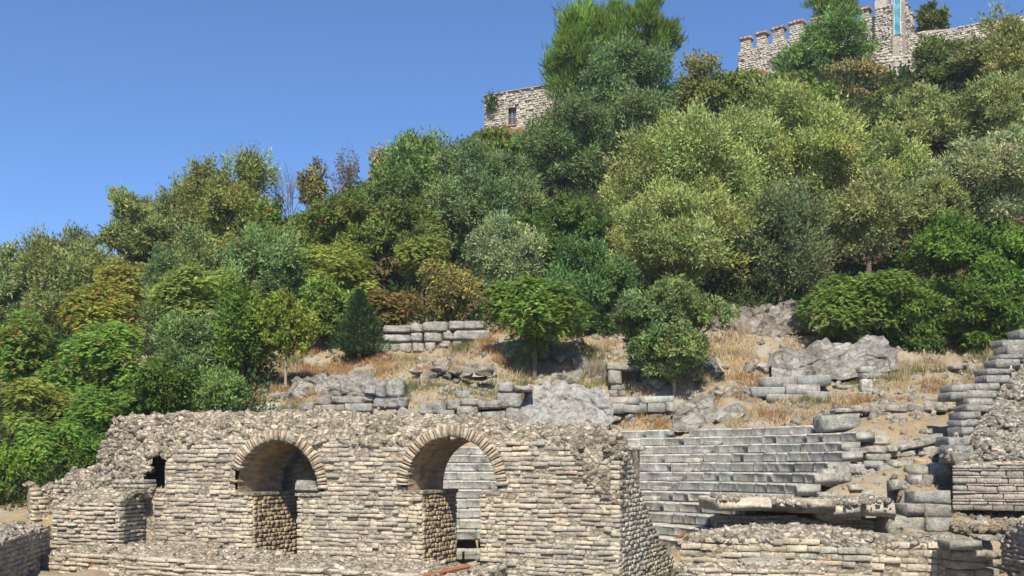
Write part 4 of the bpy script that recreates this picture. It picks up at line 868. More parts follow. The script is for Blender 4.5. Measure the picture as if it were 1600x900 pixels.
# corner tower with a banner
TC = P(1409, HY, 90.0); TA = P(1366, HY, 91.6); TB = P(1436, HY, 97.5)
def seg(A, B):
    t = np.array((B.x - A.x, B.y - A.y)); L = np.hypot(*t); t = t / L; f = Frame((A.x, A.y), t, (-t[1], t[0])); f.L = L; return f
T1, T2 = seg(TA, TC), seg(TC, TB); ztw = zat(14, 91.6); zbw = zat(108, 90)
tw = empty('castle_tower', (TC.x, TC.y + 2, zbw), 'square stone castle tower cut off by the top edge, with brick-capped merlons', 'tower')
castle_wall('wall', '', T1, 0, T1.L, zbw, lambda s_: np.full_like(np.asarray(s_, float), ztw), 1.0, tw); castle_wall('wall', '', T2, 0, T2.L, zbw, lambda s_: np.full_like(np.asarray(s_, float), ztw), .8, tw)
for f_, a_, b_ in ((T1, .05, 1.1), (T1, 1.55, 2.4), (T2, .7, 1.7), (T2, 2.9, 3.9), (T2, 5.2, 6.2)):
    mo = link(bpy.data.objects.new('merlon', None), tw, f_.p((a_ + b_) / 2, .3, ztw)); V = [f_.p(s_, d, z) for z in (ztw - .1, ztw + .8) for s_, d in ((a_, .0), (b_, .0), (b_, .7), (a_, .7))]
    o = py_mesh('merlon_core', V, [(4, 5, 6, 7), (0, 1, 5, 4), (1, 2, 6, 5), (2, 3, 7, 6), (3, 0, 4, 7)], smat('castle'), mo, WLOC[mo.name]); o.color = (.48, .43, .35, 1)
    add_cap(mo, f_, a_, b_, ztw + .8, .7, .1, .2)
def banner_mat():
    m, nt = new_mat('banner_print'); g = NT(nt)
    sep = g.n('ShaderNodeSeparateXYZ'); g.set(sep.inputs[0], g.pos.outputs['Position'])
    c = g.mix(g.ramp(g.noise(1.6, 6, .7), .42, .58), (.07, .25, .33), (.14, .35, .41)); c = g.mix(g.ramp(g.noise(3.1, 5, .7, g.scaled((1.5, 1.5, .6))), .55, .62), c, (.06, .22, .30))
    g.out(c, .7, None, .2); return m
BN = Frame(T1.p(T1.L - .62, -.12, 0)[:2], T1.t[:2], T1.n[:2]); bt, bb = zat(-14, 90), zat(53, 90)
bn = empty('banner', BN.p(.35, 0, bb), 'narrow teal banner hanging down the corner of the castle tower', 'banner')
nb = 24; V = []; 
for i in range(nb + 1):
    z = bb + (bt - bb) * i / nb; wv = .03 * math.sin(i * .8)
    for s_ in (0, .18, .36, .54): V.append(BN.p(s_, wv + .02 * math.sin(s_ * 9 + i * .3), z))
idx = np.arange((nb + 1) * 4).reshape(-1, 4); Qb = np.stack([idx[:-1, :-1], idx[:-1, 1:], idx[1:, 1:], idx[1:, :-1]], -1).reshape(-1, 4)
mesh_obj('cloth', np.array(V), Qb, banner_mat(), bn, WLOC[bn.name], smooth=True)
M_white = flat_mat('white_banner_edge', (.62, .68, .70), .7, .05)
for s_ in (-.03, .54): slab_box('hem', BN, s_, s_ + .03, -.05, .03, bb, bt, M_white, bn)
# wall right of the tower, masonry below it
RWF = Frame.px(1400, 93.2, 1600, 88.0)
castle_wall('ridge_wall', 'rough castle wall running right from the tower along the skyline', RWF, 0, RWF.L, RWF.z_of(1450, 48) - 4.5, RWF.prof([(1400, 60), (1415, 58), (1440, 48), (1480, 45), (1505, 41), (1560, 30), (1600, 24)]), 1.2)
MF = Frame.px(1276, 87.5, 1424, 85.5)
castle_wall('retaining_wall', 'crumbling pale retaining wall under the castle tower', MF, 0, MF.L, MF.z_of(1350, 150), MF.prof([(1276, 112), (1300, 100), (1340, 92), (1362, 74), (1385, 80), (1400, 88), (1424, 84)]), 1.5, ch=.25, n=(.22, .6))
# ------------------------------------------------------------------ trees and shrubs
OLV, GRY, GRN, DRK, BRI, LIM, PIN, DRY, PAL = (.168, .182, .055), (.125, .145, .055), (.08, .135, .030), (.05, .088, .026), (.09, .195, .035), (.10, .145, .03), (.072, .138, .022), (.20, .16, .07), (.145, .165, .075)
trng = np.random.default_rng(5)
def unit(v): return v / np.maximum(np.linalg.norm(v, axis=-1, keepdims=True), 1e-9)
SUNV = np.array((-math.sin(SUN_AZ) * math.cos(SUN_EL), -math.cos(SUN_AZ) * math.cos(SUN_EL), math.sin(SUN_EL)))
def leaf_side(d, n, r, jit=.6, tosun=.35):
    """leaf blades lie along the surface of their clump and turn a little to the light"""
    return unit(np.cross(d, unit(n) + r.normal(0, jit, d.shape) * .8 + SUNV * tosun))
def leaf_quads(base, d, side, L, Wd):
    """one pointed leaf per row"""
    L = L[:, None]; Wd = Wd[:, None]
    V = np.stack([base - side * Wd * .5, base + side * Wd * .5, base + d * L], 1).reshape(-1, 3)
    return V, np.arange(len(V)).reshape(-1, 3)
KIND = {  # lobes, clumps per lobe, clump size, up bias, spread of leaf direction, leaf length px, width ratio, density
 'olive': dict(nl=38, nc=15, cs=.30, up=.35, sp=.45, lp=4.9, wr=.45, den=1.85, lobe=.27),
 'oak':   dict(nl=40, nc=13, cs=.29, up=.15, sp=.85, lp=4.8, wr=.66, den=1.4, lobe=.25),
 'bay':   dict(nl=20, nc=13, cs=.30, up=.10, sp=.9, lp=6.0, wr=.58, den=1.15, lobe=.33),
 'airy':  dict(nl=22, nc=12, cs=.26, up=.35, sp=.6, lp=5.4, wr=.4, den=1.2, lobe=.26),
 'pine':  dict(nl=30, nc=10, cs=.26, up=1.1, sp=.35, lp=7.5, wr=.22, den=1.5, lobe=.24),
 'dry':   dict(nl=16, nc=14, cs=.34, up=.25, sp=.9, lp=5.0, wr=.5, den=.85, lobe=.36)}
def crown(kind, W, D, H, Y, col, opts, r):
    """leaf cloud in a box of half-width W, half-depth D, height H above the origin"""
    px = F / Y; area = math.pi * W * H / 2 * px * px
    if kind == 'pinnate':
        nl = 24; lob = .30
    else: K = KIND[kind]; nl, lob = K['nl'], K['lobe']
    # lobes spread through an ellipsoid, more of them high and to the front
    u = unit(r.normal(size=(nl, 3))) * (r.random((nl, 1)) ** .33) * (1 - lob * .80)
    u[:, 2] = np.abs(u[:, 2]) * .75 + u[:, 2] * .25 if opts.get('dome') else u[:, 2]
    lc = u * np.array((W, D, H / 2)) + np.array((0, 0, H / 2)); lr = lob * r.uniform(.5, 1.3, nl)
    LR = lr[:, None] * np.array((W, D, H / 2)) * (np.array((1, 1, 1.6)) if kind == 'pine' else 1)
    LR = np.maximum(LR, .55 * LR.max(1, keepdims=True))
    if kind == 'pine':      # tapering crown
        f = lc[:, 2] / H; lc[:, :2] *= (1.2 - .62 * f)[:, None]
    if kind == 'pinnate':
        nf = int(area * opts.get('den', 1.) * .21); li = r.choice(nl, nf, p=lr ** 2 / (lr ** 2).sum())
        n = unit(r.normal(size=(nf, 3)) + np.array((0, -.35, .45))); base = lc[li] + n * LR[li] * r.uniform(.75, 1.05, (nf, 1))
        d = unit(n * np.array((1, 1, .25)) + r.normal(0, .55, (nf, 3)) + np.array((0, 0, .12))); fl = 9.5 / px * r.uniform(.7, 1.25, nf)
        side = unit(np.cross(d, np.array((0, 0, 1.)) + r.normal(0, .25, (nf, 3)))); nrm = np.cross(side, d)
        B, DD, S, LL, fi = [], [], [], [], []
        for j in range(5):
            q = .15 + .85 * j / 4
            pos = base + d * (fl * q)[:, None] + np.array((0, 0, -1)) * (fl * .35 * q * q)[:, None]
            for sg in (-1, 1):
                dd = unit(side * sg + d * .45 + np.array((0, 0, -.15))); B.append(pos); DD.append(dd); S.append(leaf_side(dd, np.abs(nrm) * np.array((0, 0, .8)) + n * .7, r, .45, .5)); LL.append(fl * .48 * (1 - .35 * q)); fi.append(np.arange(nf))
        B, DD, S, LL, fi = np.vstack(B), np.vstack(DD), np.vstack(S), np.hstack(LL), np.hstack(fi)
        V, Q = leaf_quads(B, DD, S, LL, LL * .5); cid = fi; ncl = nf
        lobe_of = li
    else:
        N = int(area * K['den'] * opts.get('den', 1.)); nc = K['nc']
        li = r.choice(nl, N, p=lr ** 2 / (lr ** 2).sum()); ci = r.integers(0, nc, N)
        cn = unit(r.normal(size=(nl, nc, 3)) + np.array((0, -.45, .32))); cc = lc[:, None] + cn * LR[:, None] * r.uniform(.70, 1.14, (nl, nc, 1))
        g = np.clip(r.normal(size=(N, 3)), -1.7, 1.7); pos = cc[li, ci] + g * LR[li] * K['cs'] * .72 + cn[li, ci] * LR[li] * (r.normal(size=(N, 1)) * K['cs'] * (.75 if kind in ('olive', 'airy', 'pine') else .3))
        d = unit(cn[li, ci] * .6 + unit(g) * .55 + r.normal(0, K['sp'], (N, 3)) + np.array((0, 0, K['up'])))
        if opts.get('droop'): d = unit(d - np.array((0, 0, opts['droop'])))
        side = leaf_side(d, cn[li, ci] + unit(g) * .5, r); L = K['lp'] / px * r.uniform(.45, 1.5, N) * opts.get('leaf', 1.)
        V, Q = leaf_quads(pos, d, side, L, L * K['wr']); cid = li * nc + ci; ncl = nl * nc; lobe_of = np.repeat(np.arange(nl), nc)
    col = np.array(col) * (np.array((1.66, 1.84, 1.8)) if kind in ('olive', 'airy') else np.array((1.45, 1.5, 1.25)) if kind == 'dry' else (np.array((2.2, 1.68, .95)) if kind == 'bay' else np.array((2.1, 1.8, 1.35)) if kind == 'pinnate' else np.array((1.9, 1.65, 1.25))))
    cc_ = col[None] * r.uniform(.78, 1.22, (ncl, 1)) * r.uniform(.76, 1.22, nl)[lobe_of][:, None] * (1 + r.normal(0, .05, nl)[lobe_of][:, None] * np.array((1., .1, -.6))) * (1 + r.normal(0, .05, (ncl, 3)))
    for c2, frac in opts.get('mix', []):
        if opts.get('patch'): k = (r.random(nl) < frac)[lobe_of] | (r.random(ncl) < frac * .3)
        else: k = r.random(ncl) < frac
        cc_[k] = np.array(c2) * r.uniform(.75, 1.25, (k.sum(), 1)) * .6 + cc_[k] * .4
    C = np.clip(cc_[cid] * r.uniform(.8, 1.2, (len(Q), 1)), .004, .8)
    V[:, 2] = np.maximum(V[:, 2], opts.get('floor', -.3))
    return V, Q, C, lc
def conifer(W, H, Y, col, r):
    px = F / Y; n = 5200; f = r.random(n) ** 1.35; a_ = r.random(n) * 2 * math.pi; tier = np.sin(f * 46 + np.sin(a_ * 5) * 1.2)
    R = W * (np.clip(f / .12, .35, 1) * (1 - f) ** .85 * 1.05 + .03) * (.80 + .20 * tier + .12 * np.sin(a_ * 7 + f * 9)); q = r.random(n) ** .45
    pos = np.stack([np.cos(a_) * R * q, np.sin(a_) * R * q, f * H - R * q * .12], -1); d = unit(np.stack([np.cos(a_), np.sin(a_), .35 + f], -1) + r.normal(0, .45, (n, 3)))
    side = unit(np.cross(d, r.normal(size=(n, 3)))); L = 8 / px * r.uniform(.6, 1.2, n)
    V, Q = leaf_quads(pos, d, side, L, L * .26); return V, Q, np.array(col)[None] * r.uniform(.6, 1.4, (n, 1))
def trunk_mesh(h, rad, lc, r, lean=0.):
    pts = [np.array((0, 0, -.4))]; k = 5; off = np.array((r.normal(0, .12) + lean, r.normal(0, .1), 0))
    for i in range(1, k + 1): pts.append(np.array((0, 0, h * i / k)) + off * (i / k) * h * .25 + r.normal(0, .03, 3) * h * .1)
    parts = [tube(pts, [rad * (1.25 - .6 * i / k) for i in range(k + 1)], 7)]
    for c in lc:
        a_ = pts[-2] if r.random() < .5 else pts[-1]; mid = (a_ + c) / 2 + r.normal(0, .15, 3) * np.linalg.norm(c - a_) * .4
        parts.append(tube([a_, mid, c], [rad * .5, rad * .3, rad * .1], 5))
    return join(parts)
def bare_tree(H, W, r, n0=5, depth=4):
    parts = []
    def grow(p, d, L, rad, k):
        q1 = p + d * L * .5 + r.normal(0, .05, 3) * L; q = q1 + unit((d + r.normal(0, .22, 3))[None])[0] * L * .5; parts.append(tube([p, q1, q], [rad, rad * .85, rad * .65], 4))
        if k:
            for _ in range(3 if k > 1 else 4):
                e_ = unit((d + r.normal(0, .5, 3) * np.array((1.1, .8, .5)) + np.array((0, 0, .12)))[None])[0]; grow(q1 if r.random() < .35 else q, e_, L * r.uniform(.55, .8), rad * .55, k - 1)
    for _ in range(n0): grow(np.array((r.normal(0, .15), r.normal(0, .15), -.3)), unit(np.array((r.normal(0, .3), r.normal(0, .3), 1.))[None])[0], H * .36, .085 * H / 5, depth)
    V, Q = join(parts); m = V[:, 2].max(); V = V * np.array((W / max(np.abs(V[:, 0]).max(), .1), 1, H / m)); return V, Q
RED, ORG, YEL, RUS = (.26, .045, .025), (.34, .13, .03), (.33, .26, .04), (.24, .09, .04)
TREES = [
 # skyline, left to right
 (-50, 372, 78, 540, 56, 'olive', GRY, 'dark grey-green tree cut by the left edge on the skyline', {}),
 (30, 338, 205, 530, 55, 'olive', (.125, .135, .045), 'broad olive-green tree second from the left on the skyline', {}),
 (122, 275, 292, 412, 60, 'airy', (.125, .135, .045), 'airy umbrella-shaped tree with bare limbs and sky showing under its crown', dict(limbs=1)),
 (175, 300, 300, 450, 63, 'olive', (.125, .135, .045), 'olive tree half hidden behind the umbrella-shaped one', {}),
 (245, 245, 360, 430, 61, 'olive', (.125, .13, .04), 'olive tree right of the umbrella-shaped one with a small pointed top', {}),
 (315, 233, 432, 430, 60, 'olive', (.145, .15, .04), 'round yellow-green tree on the skyline left of the bare grey tree', {}),
 (458, 250, 520, 340, 65, 'dry', (.15, .125, .055), 'brownish half dry bush between the bare grey tree and the twiggy tree', dict(mix=[(RUS, .12), (GRN, .35)])),
 (568, 226, 625, 300, 70, 'dry', (.20, .16, .055), 'small yellow-brown shrub peeping left of the tall green crown on the skyline', {}),
 (568, 190, 732, 430, 63, 'olive', (.085, .125, .035), 'tall dense green tree with domed crown left of the stone house', dict(mix=[(OLV, .10)])),
 (665, 202, 805, 420, 60, 'olive', (.09, .12, .045), 'tall grey-green tree just below and left of the stone house', {}),
 (730, 222, 855, 380, 65, 'olive', (.11, .135, .05), 'grey-green tree growing directly below the stone house', {}),
 (745, 205, 842, 275, 76, 'bay', (.06, .115, .03), 'small dark green tree at the foot of the stone house', {}),
 (736, 197, 806, 240, 88, 'bay', (.07, .11, .035), 'low shrub under the window of the stone house', {}),
 (815, 138, 965, 330, 70, 'olive', (.085, .115, .04), 'dark olive tree covering the right part of the stone house', {}),
 (868, 66, 1062, 250, 76, 'olive', (.085, .12, .042), 'large grey-green round crown standing before the tall pine', {}),
 (828, -12, 1078, 165, 84, 'pine', PIN, 'tall bright green pine rising to the top edge of the picture', dict(leaf=1.1)),
 (1035, 88, 1160, 210, 80, 'dry', (.14, .135, .045), 'yellowish half dry bush right of the pine with bare twigs on top', dict(mix=[(GRN, .35), (RUS, .06)], den=1.3)),
 (1110, 112, 1215, 200, 78, 'bay', (.06, .11, .03), 'dark green shrub at the foot of the merloned wall, left of the round tree', dict(mix=[(OLV, .25)])),
 (1203, 62, 1292, 160, 86, 'olive', (.085, .13, .035), 'round green bush below the merlons, left of the brighter tree', {}),
 (1252, 8, 1368, 104, 86, 'olive', (.085, .135, .03), 'bright green round tree hiding the middle of the merloned wall', {}),
 (1256, -14, 1350, 30, 104, 'pine', (.08, .14, .025), 'pine crown behind the castle wall at the top edge', {}),
 (1282, 90, 1380, 178, 82, 'dry', (.19, .155, .07), 'dry straw-coloured bush under the bright green tree by the castle', dict(mix=[((.14, .15, .05), .3)], den=1.3)),
 (1428, 8, 1488, 56, 95, 'bay', (.05, .085, .028), 'dark spiky shrub on the skyline right of the tower', {}),
 (1420, 48, 1528, 165, 80, 'oak', (.055, .09, .026), 'dark green tree in front of the ridge wall right of the tower', {}),
 (1502, 18, 1680, 215, 76, 'olive', (.15, .15, .045), 'large yellow-olive tree at the right edge reaching the skyline', {}),
 (1350, 135, 1425, 225, 76, 'bay', (.065, .115, .035), 'small fresh green shrub below the retaining wall', dict(mix=[(DRY, .2)])),
 (1385, 130, 1520, 262, 68, 'olive', (.15, .155, .05), 'yellow-olive tree below the dark green tree by the ridge wall', {}),
 (1485, 108, 1650, 245, 66, 'olive', (.13, .14, .045), 'olive tree at the right edge under the tall skyline olive', {}),
 (1180, 112, 1310, 190, 72, 'oak', (.075, .125, .032), 'rounded green shrub between the merloned wall and the great olive crown', {}),
 (1340, 165, 1440, 250, 71, 'oak', (.06, .105, .03), 'dark shrub below the dry straw-coloured bush near the castle', dict(mix=[(DRY, .12)])),
 # wood on the slope
 (462, 286, 605, 450, 55, 'oak', (.08, .125, .035), 'mid green tree with rusty tips below the twiggy skyline tree', dict(mix=[(RUS, .03), (YEL, .04)])),
 (388, 298, 495, 440, 57, 'oak', (.075, .135, .035), 'green shrub with yellow and rusty leaves below the bare grey tree', dict(mix=[(ORG, .05), (YEL, .10)])),
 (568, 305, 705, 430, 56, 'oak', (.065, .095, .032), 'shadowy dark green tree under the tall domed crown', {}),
 (332, 343, 490, 510, 50, 'olive', (.10, .135, .045), 'soft grey-green tree in the middle of the left wood', {}),
 (203, 348, 355, 540, 48.5, 'olive', (.095, .12, .042), 'tall dusky olive tree left of the light feathery one', {}),
 (150, 392, 245, 490, 52, 'pinnate', (.14, .165, .045), 'yellow-green shrub with a few red leaves below the umbrella-shaped tree', dict(mix=[(RED, .03), (YEL, .1)])),
 (236, 398, 392, 530, 45, 'pinnate', (.115, .175, .05), 'light green feathery-leaved tree left of centre with yellowing tips', dict(mix=[(RUS, .02), (YEL, .05)])),
 (95, 438, 228, 570, 43.5, 'pinnate', (.12, .175, .04), 'shrub turning orange and yellow at its top in the left wood', dict(mix=[(ORG, .22), (YEL, .25), (RED, .05)])),
 (-20, 462, 120, 620, 42, 'pinnate', (.085, .16, .04), 'green sumac with red fruit heads at the left edge', dict(mix=[(RED, .08), (RUS, .03)])),
 (60, 505, 260, 660, 40, 'pinnate', (.085, .165, .036), 'wide green sumac dotted with red in the lower left wood', dict(mix=[(RED, .06), (ORG, .02)])),
 (-20, 585, 140, 705, 38, 'pinnate', (.10, .15, .04), 'rust-flecked sumac at the left edge under the red-fruited one', dict(mix=[(RUS, .06), (YEL, .04)])),
 (100, 598, 250, 700, 37.5, 'pinnate', (.07, .15, .034), 'green sumac just left of the broken left end of the arched wall', dict(mix=[(RED, .02), (RUS, .04)])),
 (30, 642, 150, 745, 35.5, 'pinnate', (.075, .155, .036), 'leafy green bush with a reddish heart above the jagged wall stump', dict(mix=[(RUS, .08)])),
 (-30, 690, 72, 795, 34, 'bay', (.065, .14, .034), 'round green bush at the left edge beside the jagged wall stump', {}),
 (110, 668, 215, 752, 35, 'bay', (.05, .11, .03), 'dark green bush tucked against the broken left end of the arched wall', {}),
 (238, 470, 352, 620, 41, 'olive', (.095, .13, .042), 'dense grey-green bush below the light feathery tree', {}),
 (325, 440, 425, 610, 40.5, 'bay', (.055, .11, .032), 'dark glossy tree left of the small lime-green tree', {}),
 (398, 452, 494, 572, 39.8, 'oak', LIM, 'small lime-green tree with a slim pale trunk', dict(pale=1)),
 (296, 572, 392, 652, 37, 'olive', (.10, .14, .04), 'soft olive shrub just above the arched wall, left of the row of rocks', {}),
 (185, 560, 318, 665, 37.5, 'bay', (.045, .095, .026), 'dark green shrub mass behind the highest part of the wall at left', {}),
 (445, 368, 615, 490, 49, 'pinnate', (.13, .185, .045), 'light green spreading tree with yellowing right side at centre left', dict(mix=[(YEL, .16), (RUS, .03)])),
 (462, 425, 575, 540, 47, 'oak', (.085, .14, .035), 'mid green tree behind the small conifer', {}),
 (560, 440, 668, 520, 47.5, 'pinnate', (.11, .10, .035), 'reddish-orange shrub right of the small conifer', dict(mix=[(RED, .10), (RUS, .14), (OLV, .3)])),
 (652, 398, 755, 508, 49, 'dry', (.165, .135, .05), 'straw-brown drooping shrub above the big block wall', dict(droop=.5, mix=[((.13, .13, .04), .3)], den=1.5)),
 (615, 355, 705, 445, 52, 'pinnate', (.11, .15, .04), 'loose yellow-green shrub below the shadowy tree', dict(mix=[(YEL, .08)])),
 (735, 328, 860, 460, 50, 'olive', PAL, 'pale silvery-green shrub right of the straw-brown one', dict(leaf=.9)),
 (748, 408, 922, 560, 42.6, 'pinnate', (.080, .150, .036), 'bright green spreading tree with red berries above the shaded rocks', dict(mix=[(RED, .035)], den=1.2)),
 (795, 285, 955, 440, 53, 'oak', (.055, .105, .03), 'dark oak with fresh green top left of the large yellow olive', dict(mix=[(GRN, .3)])),
 (845, 352, 995, 525, 46, 'olive', (.06, .10, .03), 'dark dense olive behind the bright green tree with berries', {}),
 (962, 428, 1146, 590, 40.4, 'oak', (.085, .135, .06), 'small grey-green oak with a pale straight trunk above the seats', dict(pale=1, den=1.2)),
 (928, 165, 1170, 420, 55, 'olive', OLV, 'left billow of the huge yellow olive', {}),
 (1080, 128, 1348, 345, 59, 'olive', OLV, 'great rounded yellow olive crown at the centre right', {}),
 (940, 288, 1172, 460, 51, 'olive', (.15, .16, .05), 'low front bough of the yellow olive hanging over the small oak', {}),
 (1130, 285, 1310, 505, 51.5, 'olive', (.085, .095, .04), 'olive over the pale weathered rocks, inner shade put into its dark leaf colour', dict(den=.7)),  # leaves coloured darker to stand in for shade inside the great olive
 (1288, 250, 1425, 405, 52.5, 'olive', (.145, .15, .055), 'single olive plume hanging down over the bright green shrub', {}),
 (1318, 195, 1450, 345, 60, 'olive', OLV, 'yellow olive crown right of the great rounded one', {}),
 (1448, 188, 1660, 355, 56, 'olive', (.17, .18, .085), 'pale silvery olive at the right edge above the dark bay trees', dict(leaf=1.1)),
 (1395, 262, 1520, 395, 54, 'olive', (.12, .13, .045), 'dull olive between the hanging plume and the silvery olive', {}),
 (1415, 325, 1660, 490, 46.5, 'bay', (.052, .12, .034), 'big glossy dark green bay tree at the right edge', {}),
 (1455, 425, 1660, 552, 44.8, 'bay', (.045, .10, .03), 'low dark bay thicket at the right edge above the dry slope', {}),
 (1350, 440, 1500, 562, 45, 'bay', (.042, .095, .028), 'dark bay bush right of the bright green shrub', {}),
 (1254, 408, 1446, 540, 43.6, 'pinnate', (.085, .150, .036), 'bright light green spreading shrub above the rock outcrop', dict(den=1.3)),
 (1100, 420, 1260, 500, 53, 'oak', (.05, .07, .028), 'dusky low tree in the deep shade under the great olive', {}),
]
GRP = 'trees and shrubs on the hillside'
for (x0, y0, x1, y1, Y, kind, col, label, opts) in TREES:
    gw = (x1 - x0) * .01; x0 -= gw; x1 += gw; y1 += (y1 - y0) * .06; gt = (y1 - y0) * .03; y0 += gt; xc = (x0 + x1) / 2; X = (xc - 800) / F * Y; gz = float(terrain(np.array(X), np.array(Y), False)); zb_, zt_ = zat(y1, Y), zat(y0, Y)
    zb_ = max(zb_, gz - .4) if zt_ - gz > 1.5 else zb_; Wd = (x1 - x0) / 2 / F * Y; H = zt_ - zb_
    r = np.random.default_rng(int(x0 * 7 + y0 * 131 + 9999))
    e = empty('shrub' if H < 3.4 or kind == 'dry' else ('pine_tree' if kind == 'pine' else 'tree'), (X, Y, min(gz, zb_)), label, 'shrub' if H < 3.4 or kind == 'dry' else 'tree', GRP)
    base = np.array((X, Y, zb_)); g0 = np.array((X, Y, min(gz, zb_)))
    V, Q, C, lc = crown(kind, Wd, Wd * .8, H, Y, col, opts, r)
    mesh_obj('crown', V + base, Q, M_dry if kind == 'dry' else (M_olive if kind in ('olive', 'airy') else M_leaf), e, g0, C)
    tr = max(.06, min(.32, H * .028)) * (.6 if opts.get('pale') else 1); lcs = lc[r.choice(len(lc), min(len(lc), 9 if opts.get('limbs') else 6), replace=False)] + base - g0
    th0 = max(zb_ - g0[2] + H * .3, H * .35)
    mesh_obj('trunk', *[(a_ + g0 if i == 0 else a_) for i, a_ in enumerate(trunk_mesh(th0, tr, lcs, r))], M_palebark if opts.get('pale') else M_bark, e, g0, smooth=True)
# small conifer on the terrace
Y = GH(564, 566); X = (562 - 800) / F * Y; gz = zat(567, Y); e = empty('conifer', (X, Y, gz), 'small dark green cone-shaped conifer alone on the dry terrace', 'tree', GRP)
V, Q, C = conifer(58 / F * Y, zat(455, Y) - zat(553, Y), Y, (.045, .085, .028), trng); V[:, 2] += zat(553, Y) - gz
mesh_obj('crown', V + np.array((X, Y, gz)), Q, M_leaf, e, (X, Y, gz), C)
mesh_obj('trunk', *tube([(X, Y, gz - .3), (X, Y, gz + 2.2)], [.11, .04]), M_bark, e, (X, Y, gz), smooth=True)
# leafless trees on the skyline
for x0, y0, x1, y1, Y, lab, lf in ((418, 246, 480, 345, 64, 'bare grey twiggy tree on the skyline without leaves', 0), (500, 214, 562, 335, 66, 'thin twiggy tree with sparse yellowing leaves on the skyline', 900)):
    X = ((x0 + x1) / 2 - 800) / F * Y; gz = min(zat(y1, Y), float(terrain(np.array(X), np.array(Y), False)) + .5); e = empty('bare_tree', (X, Y, gz), lab, 'tree', GRP)
    V, Q = bare_tree(zat(y0, Y) - gz, (x1 - x0) / 2 / F * Y, np.random.default_rng(x0), 4, 4); mesh_obj('branches', V + np.array((X, Y, gz)), Q, M_twig, e, (X, Y, gz))
    if lf:
        r = np.random.default_rng(9); b_ = V[r.choice(np.nonzero(V[:, 2] > V[:, 2].max() * .45)[0], lf)] + r.normal(0, .12, (lf, 3)); d = unit(r.normal(size=(lf, 3))); L = np.full(lf, .2)
        V2, Q2 = leaf_quads(b_, d, unit(np.cross(d, r.normal(size=(lf, 3)))), L, L * .5); mesh_obj('crown', V2 + np.array((X, Y, gz)), Q2, M_leaf, e, (X, Y, gz), np.array((.17, .14, .05))[None] * r.uniform(.7, 1.3, (lf, 1)))
# plants growing out of the house wall
r = np.random.default_rng(3); c = P(767, 160, 93.2); e = empty('wall_plant', c, 'green plant rooted in the corner of the stone house', 'plant')
n = 260; pos = np.array(c) + r.normal(0, (.32, .2, .42), (n, 3)); d = unit(r.normal(size=(n, 3)) + np.array((0, -.5, .4))); L = np.full(n, .3)
V, Q = leaf_quads(pos, d, unit(np.cross(d, r.normal(size=(n, 3)))), L, L * .5); mesh_obj('foliage', V, Q, M_leaf, e, c, np.array((.08, .12, .03))[None] * r.uniform(.6, 1.3, (n, 1)))
# dead pale tuft by the bedrock
Y = GH(932, 588); c = P(932, 588, Y); e = empty('dead_tuft', c, 'grey withered grass tuft above the bedrock face', 'plant')
n = 500; a_ = r.random(n) * 6.28; d = unit(np.stack([np.cos(a_) * .5, np.sin(a_) * .5, np.ones(n)], -1) + r.normal(0, .2, (n, 3))); L = r.uniform(.4, .95, n)
V, Q = leaf_quads(np.array(c) + r.normal(0, (.2, .15, .05), (n, 3)), d, unit(np.cross(d, r.normal(size=(n, 3)))), L, np.full(n, .03)); mesh_obj('blades', V, Q, M_dry, e, c, np.array((.33, .29, .22))[None] * r.uniform(.7, 1.3, (n, 1)))

# ------------------------------------------------------------------ ground cover
def scatter(n, px0, px1, Y0, Y1, test=None):
    px = trng.uniform(px0, px1, n); Y = Y0 + (Y1 - Y0) * trng.random(n) ** .8; X = (px - 800) / F * Y; k = np.ones(n, bool)
    dx, dy = X - CX, Y - CY; r_ = np.hypot(dx, dy); th = np.degrees(np.arctan2(dx, dy)); k &= ~((r_ < R0 + np.where(px < 930, 9.7, 12.2) * TR) & (th > -115) & (th < 66))
    if test is not None: k &= test(X, Y, px)
    X, Y = X[k], Y[k]; return np.stack([X, Y, terrain(X, Y)], -1)
def grass_test(X, Y, px): return (fbm(np.stack([X * .8, Y * .8, X * 0 + 2], -1), 3) > np.interp(px, [380, 900, 1200, 1320, 1600], [-.25, -.25, -.22, .0, .0]))
gp = scatter(36000, 380, 1640, 36, 49.5, grass_test); nb_ = 5; gp = np.repeat(gp, nb_, 0); n = len(gp)
gp = gp + trng.normal(0, (.09, .09, 0), gp.shape); d = unit(np.stack([trng.normal(0, .35, n), trng.normal(0, .35, n), np.ones(n)], -1)); L = trng.uniform(.08, .30, n) * np.interp(fbm(gp * .9, 2), [-.6, .7], [.4, 2.0])
V, Q = leaf_quads(gp - UP * .03, d, unit(np.cross(d, trng.normal(size=(n, 3)))), L, np.full(n, .03)); gn = fbm(gp * .5 + 31, 3); gc = np.where((gn > .15)[:, None], np.array((.33, .20, .09)), np.where((gn < -.42)[:, None], np.array((.17, .17, .07)), np.array((.40, .31, .18))))
tag(mesh_obj('dry_grass', V, Q, M_dry, None, (0, 0, 0), gc * trng.uniform(.6, 1.3, (n, 1))), 'dry golden grass on the terraces', 'grass', None, 'stuff')
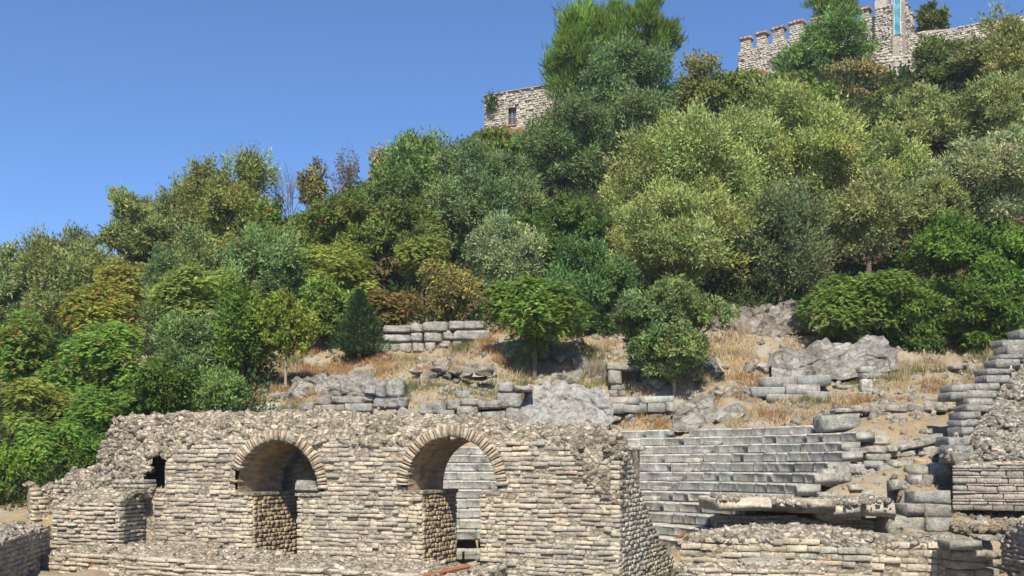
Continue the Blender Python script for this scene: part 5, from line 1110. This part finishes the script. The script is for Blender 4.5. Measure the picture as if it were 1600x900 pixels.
# pebbles
pp = scatter(11000, 380, 1640, 24.5, 47); VV, QQ, CC = [], [], []; k = 0
for p in pp:
    V, Q = SHAPES['rubble'][int(trng.integers(14))]; s_ = .025 + .22 * trng.random() ** 7; VV.append((V * np.array((s_ * 1.4, s_ * 1.2, s_ * .8))) @ np.array(rand_axes(trng)) + p); QQ.append(Q + k); CC.append(np.repeat(vary((.34, .31, .26), trng, .25)[None], len(Q), 0)); k += len(V)
tag(mesh_obj('gravel', np.vstack(VV), np.vstack(QQ), smat('grey', True), None, (0, 0, 0), np.vstack(CC)), 'small broken stones strewn over the bare ground', 'gravel', None, 'stuff')
# undergrowth below the trees
up = np.vstack([scatter(8000, -60, 1680, 46, 86, lambda X, Y, px: Y > np.interp(px, [400, 600, 800, 1000, 1200, 1400, 1600], [44, 48.5, 46.5, 46, 48.5, 46.2, 46.5])), scatter(2500, -60, 400, 32.5, 46)]); m = 22
dist = np.repeat(up[:, 1], m); cl = np.repeat(np.arange(len(up)), m); up = np.repeat(up, m, 0); n = len(up)
g = trng.normal(size=(n, 3)); pos = up + g * np.array((.5, .5, .34)) + UP * .4; d = unit(g + np.array((0, -.2, .6))); L = 6.5 * dist / F * trng.uniform(.6, 1.2, n)
V, Q = leaf_quads(pos, d, unit(np.cross(d, trng.normal(size=(n, 3)))), L, L * .7)
ucol = np.where((trng.random(len(up) // m) < .12)[:, None], np.array((.17, .13, .05)), np.array((.05, .085, .028)))[cl]
tag(mesh_obj('undergrowth', V, Q, M_leaf, None, (0, 0, 0), ucol * trng.uniform(.6, 1.4, (n, 1))), 'low dark undergrowth between the trees', 'undergrowth', None, 'stuff')

# ------------------------------------------------------------------ thin summer haze over the whole place
mh = bpy.data.materials.new('thin_haze'); mh.use_nodes = True; hn = mh.node_tree; hn.nodes.clear()
pv = hn.nodes.new('ShaderNodeVolumePrincipled'); pv.inputs['Color'].default_value = (.72, .84, 1., 1); pv.inputs['Density'].default_value = .0003; pv.inputs['Anisotropy'].default_value = 0.
ho = hn.nodes.new('ShaderNodeOutputMaterial'); hn.links.new(pv.outputs[0], ho.inputs['Volume'])
x0, x1, y0, y1, z0, z1 = -910, 910, -85, 1510, -6., 58.
V = [(x, y, z) for z in (z0, z1) for x, y in ((x0, y0), (x1, y0), (x1, y1), (x0, y1))]
tag(py_mesh('haze', V, [(3, 2, 1, 0), (4, 5, 6, 7), (0, 1, 5, 4), (1, 2, 6, 5), (2, 3, 7, 6), (3, 0, 4, 7)], mh), 'thin pale summer haze', None, None, 'stuff')
